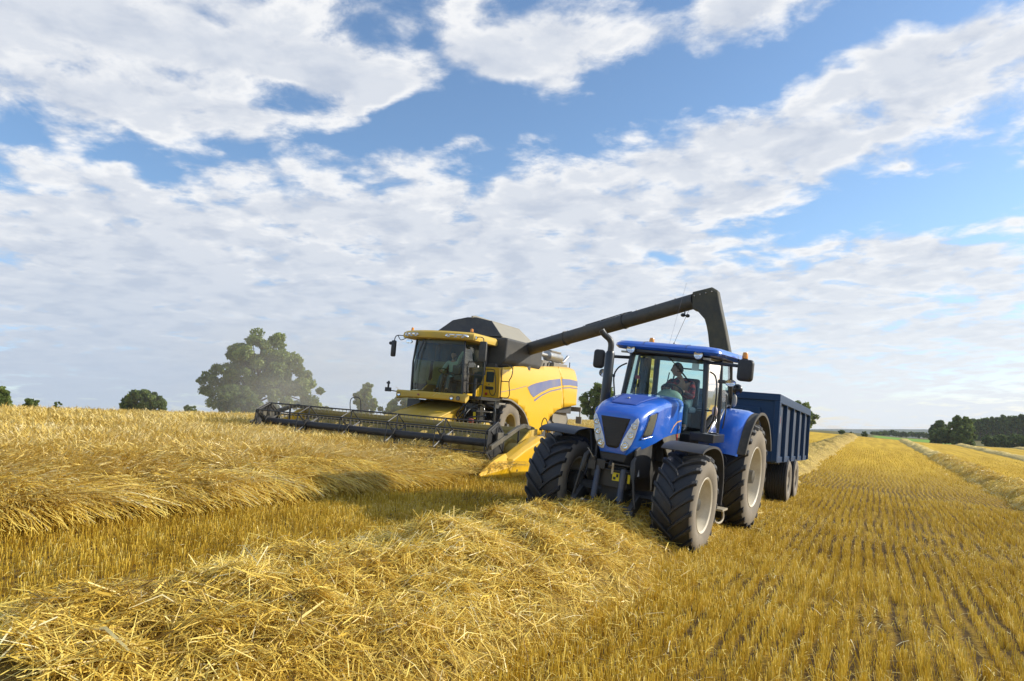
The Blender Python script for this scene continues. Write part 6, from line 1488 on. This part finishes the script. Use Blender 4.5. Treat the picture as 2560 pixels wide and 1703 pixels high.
BIG = [(0.0, 0.55, 0.62, 0.30), (-0.25, 0.45, 0.55, 0.22), (0.35, 0.42, 0.55, 0.2), (-0.3, 0.72, 0.3, 0.16), (0.35, 0.68, 0.3, 0.15), (0.0, 0.74, 0.34, 0.22), (-0.12, 0.90, 0.16, 0.09), (0.20, 0.84, 0.2, 0.13), (-0.35, 0.60, 0.36, 0.18), (-0.66, 0.47, 0.24, 0.14), (-0.80, 0.40, 0.14, 0.10), (0.42, 0.58, 0.34, 0.2), (0.62, 0.40, 0.3, 0.17), (0.84, 0.28, 0.16, 0.13), (-0.45, 0.30, 0.40, 0.16), (0.30, 0.30, 0.5, 0.17), (0.68, 0.16, 0.3, 0.1)]
tree('oak_tree', 'broad tall oak tree standing alone beyond the barley left of the combine', 'tree', 484, 800, 822, 112, BIG, 'leaf', 34, 200, 0.22, seed=3, low=0.10, shape=0.72)
tree('bush', 'dark round bush under the left half of the big oak', 'bush', 520, 665, 952, 104, [(0, 0.5, 0.8, 0.4), (-0.3, 0.6, 0.4, 0.32), (0.4, 0.45, 0.5, 0.3)], 'leafdark', 40, 110, 0.2, False, seed=5)
tree('bush', 'dark domed bush alone on the skyline left of the big oak', 'bush', 290, 414, 970, 98, [(0, 0.6, 0.75, 0.36), (-0.5, 0.5, 0.4, 0.25), (0.5, 0.5, 0.45, 0.3)], 'leafdark', 50, 120, 0.17, False, seed=6)
tree('bush', 'small dark bush between the domed bush and the big oak', 'bush', 452, 494, 1008, 98, [(0, 0.6, 0.8, 0.35)], 'leafdark', 20, 90, 0.15, False, seed=7)
tree('tree', 'light green tree cut off by the left edge of the photo', 'tree', -75, 28, 960, 88, [(0, 0.65, 0.7, 0.3), (0.4, 0.5, 0.5, 0.25)], 'leafpale', 40, 110, 0.16, seed=8)
tree('bush', 'low ragged bush near the left edge on the skyline', 'bush', 40, 96, 992, 90, [(0, 0.7, 0.8, 0.25), (0.2, 0.6, 0.6, 0.25)], 'leafdark', 24, 90, 0.15, False, seed=9)
tree('bush', 'tiny bush tip poking over the barley near the left edge', 'bush', 128, 150, 1001, 90, [(0, 0.8, 0.8, 0.2)], 'leafdark', 12, 80, 0.12, False, seed=10)
tree('tree', 'hazy upright tree between the big oak and the combine cab', 'tree', 876, 946, 954, 120, [(0, 0.74, 0.5, 0.2), (-0.25, 0.6, 0.6, 0.22), (0.3, 0.45, 0.65, 0.25), (-0.3, 0.3, 0.6, 0.2), (0.2, 0.9, 0.3, 0.08)], 'leaf', 30, 110, 0.2, seed=11)
tree('bush', 'hazy low bush in the dust just left of the combine', 'bush', 945, 1060, 985, 116, [(0, 0.6, 0.6, 0.3), (0.5, 0.7, 0.4, 0.28), (-0.5, 0.45, 0.5, 0.25)], 'leaf', 30, 100, 0.2, False, seed=12)
tree('bush', 'small hazy bush at the right foot of the big oak', 'bush', 770, 835, 1008, 116, [(0, 0.6, 0.8, 0.3)], 'leaf', 20, 90, 0.18, False, seed=32)
tree('tree', 'rounded green tree seen between the combine and the exhaust stack', 'tree', 1445, 1560, 950, 125, [(0, 0.72, 0.55, 0.22), (-0.3, 0.5, 0.6, 0.25), (0.3, 0.5, 0.6, 0.25), (0, 0.25, 0.8, 0.2)], 'leaf', 45, 110, 0.2, seed=13)
tree('tree', 'green tree peeping out behind the rear of the trailer', 'tree', 1965, 2046, 1000, 150, [(0, 0.72, 0.5, 0.24), (-0.3, 0.6, 0.6, 0.25), (0.35, 0.42, 0.65, 0.25), (0, 0.2, 0.7, 0.2)], 'leaf', 40, 110, 0.2, seed=14)
tree('bush', 'small round bush on the skyline right of the trailer', 'bush', 2094, 2114, 1075, 170, [(0, 0.6, 0.8, 0.35)], 'leafdark', 18, 70, 0.16, False, seed=15)
tree('bush', 'tiny bush on the skyline at the end of the stubble strip', 'bush', 2122, 2134, 1079, 175, [(0, 0.6, 0.8, 0.35)], 'leafdark', 12, 60, 0.14, False, seed=16)
tree('bush', 'dark low bush where the straw row meets the skyline', 'bush', 2152, 2172, 1077, 190, [(0, 0.6, 0.8, 0.35)], 'leafdark', 16, 70, 0.18, False, seed=17)
# hedgerow trees in the valley, one after another
hr = [(2170, 2205, 1079, 420), (2196, 2222, 1077, 430), (2216, 2250, 1075, 440), (2240, 2275, 1079, 440), (2268, 2305, 1078, 450), (2296, 2335, 1080, 440)]
for i, (a, b, yt, ds) in enumerate(hr):
    nm = ['first', 'second', 'third', 'fourth', 'fifth', 'sixth'][i]
    tree('hedgerow_tree', f'dark low tree {nm} from the left in the distant hedge above the green pasture', 'tree', a, b, yt, ds, [(0, 0.6, 0.9, 0.35), (0.3, 0.5, 0.7, 0.35)], 'leafdark', 16, 70, 0.5, False, 'distant hedge trees above the pasture', seed=40 + i, low=0.05)
tree('tree', 'bluish rounded tree behind the dark bush at the left end of the wood', 'tree', 2322, 2378, 1048, 215, [(0, 0.75, 0.6, 0.2), (-0.3, 0.55, 0.6, 0.25), (0.3, 0.5, 0.6, 0.25)], 'leafdark', 40, 100, 0.3, seed=21)
tree('bush', 'broad dark bush at the field edge in front of the bluish tree', 'bush', 2318, 2400, 1066, 185, [(0, 0.55, 0.8, 0.38), (-0.4, 0.45, 0.5, 0.35), (0.4, 0.5, 0.5, 0.4)], 'leafdark', 60, 110, 0.25, False, seed=22, low=0.03)
tree('tree', 'tall full green tree at the field edge, nearest of those on the right', 'tree', 2372, 2440, 1034, 182, [(0, 0.80, 0.55, 0.16), (-0.25, 0.6, 0.7, 0.22), (0.3, 0.6, 0.65, 0.22), (0, 0.35, 0.9, 0.25), (0, 0.15, 0.85, 0.14)], 'leafpale', 55, 120, 0.24, seed=23, low=0.03)
# plantation: a straight row of tall trees with bare trunks below
for i in range(13):
    a = 2424 + i * 15.5
    lab = f'tall tree with a bare trunk in the wood edge, number {i + 1} from the left'
    nn = ['first', 'second', 'third', 'fourth', 'fifth', 'sixth', 'seventh', 'eighth', 'ninth', 'tenth', 'eleventh', 'twelfth', 'thirteenth'][i]
    tree('plantation_tree', f'dark tall tree with bare trunk, {nn} from the left in the wood edge', 'tree', a, a + 23, 1046 - i * 1.4 + 2.5 * math.sin(i * 2.1), 300, [(0, 0.74, 0.85, 0.22), (0.1, 0.58, 0.9, 0.2), (-0.1, 0.88, 0.5, 0.1)], 'leafdark', 26, 90, 0.42, True, 'tall trees in a row along the wood edge', seed=60 + i, low=0.36, shape=1.3)
for i in range(5):
    a = 2452 + i * 32; nn = ['first', 'second', 'third', 'fourth', 'fifth'][i]
    tree('hedge_bush', f'dark hedge bush below the wood edge, {nn} from the left', 'bush', a, a + 48, 1086 - i * 2, 190, [(0, 0.5, 0.9, 0.42), (0.4, 0.5, 0.5, 0.38)], 'leafdark', 40, 100, 0.25, False, 'dark hedge bushes at the right edge', seed=80 + i, low=0.03)

# the rest of the wood behind the first row of trees
g_ = np.random.default_rng(5); cs_ = []; rs_ = []
for i in range(420):
    px_ = g_.uniform(2395, 2660); ds_ = g_.uniform(308, 345); x_, y_, gzz = at_pixel(px_, ds_); tp_ = z_at(1050 - (px_ - 2420) * 0.08, ds_)
    cs_.append((x_, y_, gzz + (tp_ - gzz) * g_.uniform(0.0, 0.86))); rs_.append(g_.uniform(1.6, 2.8))
wd_ = leaves('woodland', cs_, rs_, 90, 0.5, M['leafdark'], None, 6)
tag(wd_, label='dark mass of woodland behind the row of bare-trunked trees', kind='stuff')

# ================================================================== dust stirred up behind the header
def dust():
    m = bpy.data.materials.new('dust'); m.use_nodes = True; t = NT(m.node_tree); t.n.clear()
    tcn = t.new('ShaderNodeTexCoord'); co_ = tcn.outputs['Object']
    ln = t.new('ShaderNodeVectorMath', operation='LENGTH'); t.l.new(co_, ln.inputs[0])
    fall = t.ss(ln.outputs['Value'], 0.15, 0.98, 1.0, 0.0)
    nz = t.ss(t.noise(co_, 2.2, 3, 0.6), 0.30, 0.75)
    v = t.new('ShaderNodeVolumePrincipled'); v.inputs['Color'].default_value = (0.99, 0.95, 0.86, 1); v.inputs['Anisotropy'].default_value = 0.3
    t.l.new(t.math('MULTIPLY', t.math('MULTIPLY', fall, nz), 0.036), v.inputs['Density'])
    o = t.new('ShaderNodeOutputMaterial'); t.l.new(v.outputs[0], o.inputs['Volume'])
    ob = obj('dust_cloud', MB().ball((0, 0, 0), 1.0, n=24, m=16), m)
    x_ = at_pixel(760, 60); ob.location = (x_[0], x_[1], x_[2] + 3); ob.scale = (15, 18, 8.0); ob.rotation_euler = (0, 0, -AZ)
    m.cycles.volume_step_rate = 1.0
    tag(ob, label='pale haze of dust drifting behind the header', kind='stuff')
dust()

# ================================================================== thin summer haze
hm = bpy.data.materials.new('haze'); hm.use_nodes = True; t = NT(hm.node_tree); t.n.clear()
v = t.new('ShaderNodeVolumePrincipled'); v.inputs['Color'].default_value = (0.86, 0.92, 1.0, 1); v.inputs['Density'].default_value = 0.00015; v.inputs['Anisotropy'].default_value = 0.2
o = t.new('ShaderNodeOutputMaterial'); t.l.new(v.outputs[0], o.inputs['Volume'])
hz_box = obj('haze', MB().box(-4200, 4200, -400, 4600, -60, 45), hm)
tag(hz_box, label='thin pale haze over the whole landscape', kind='stuff')
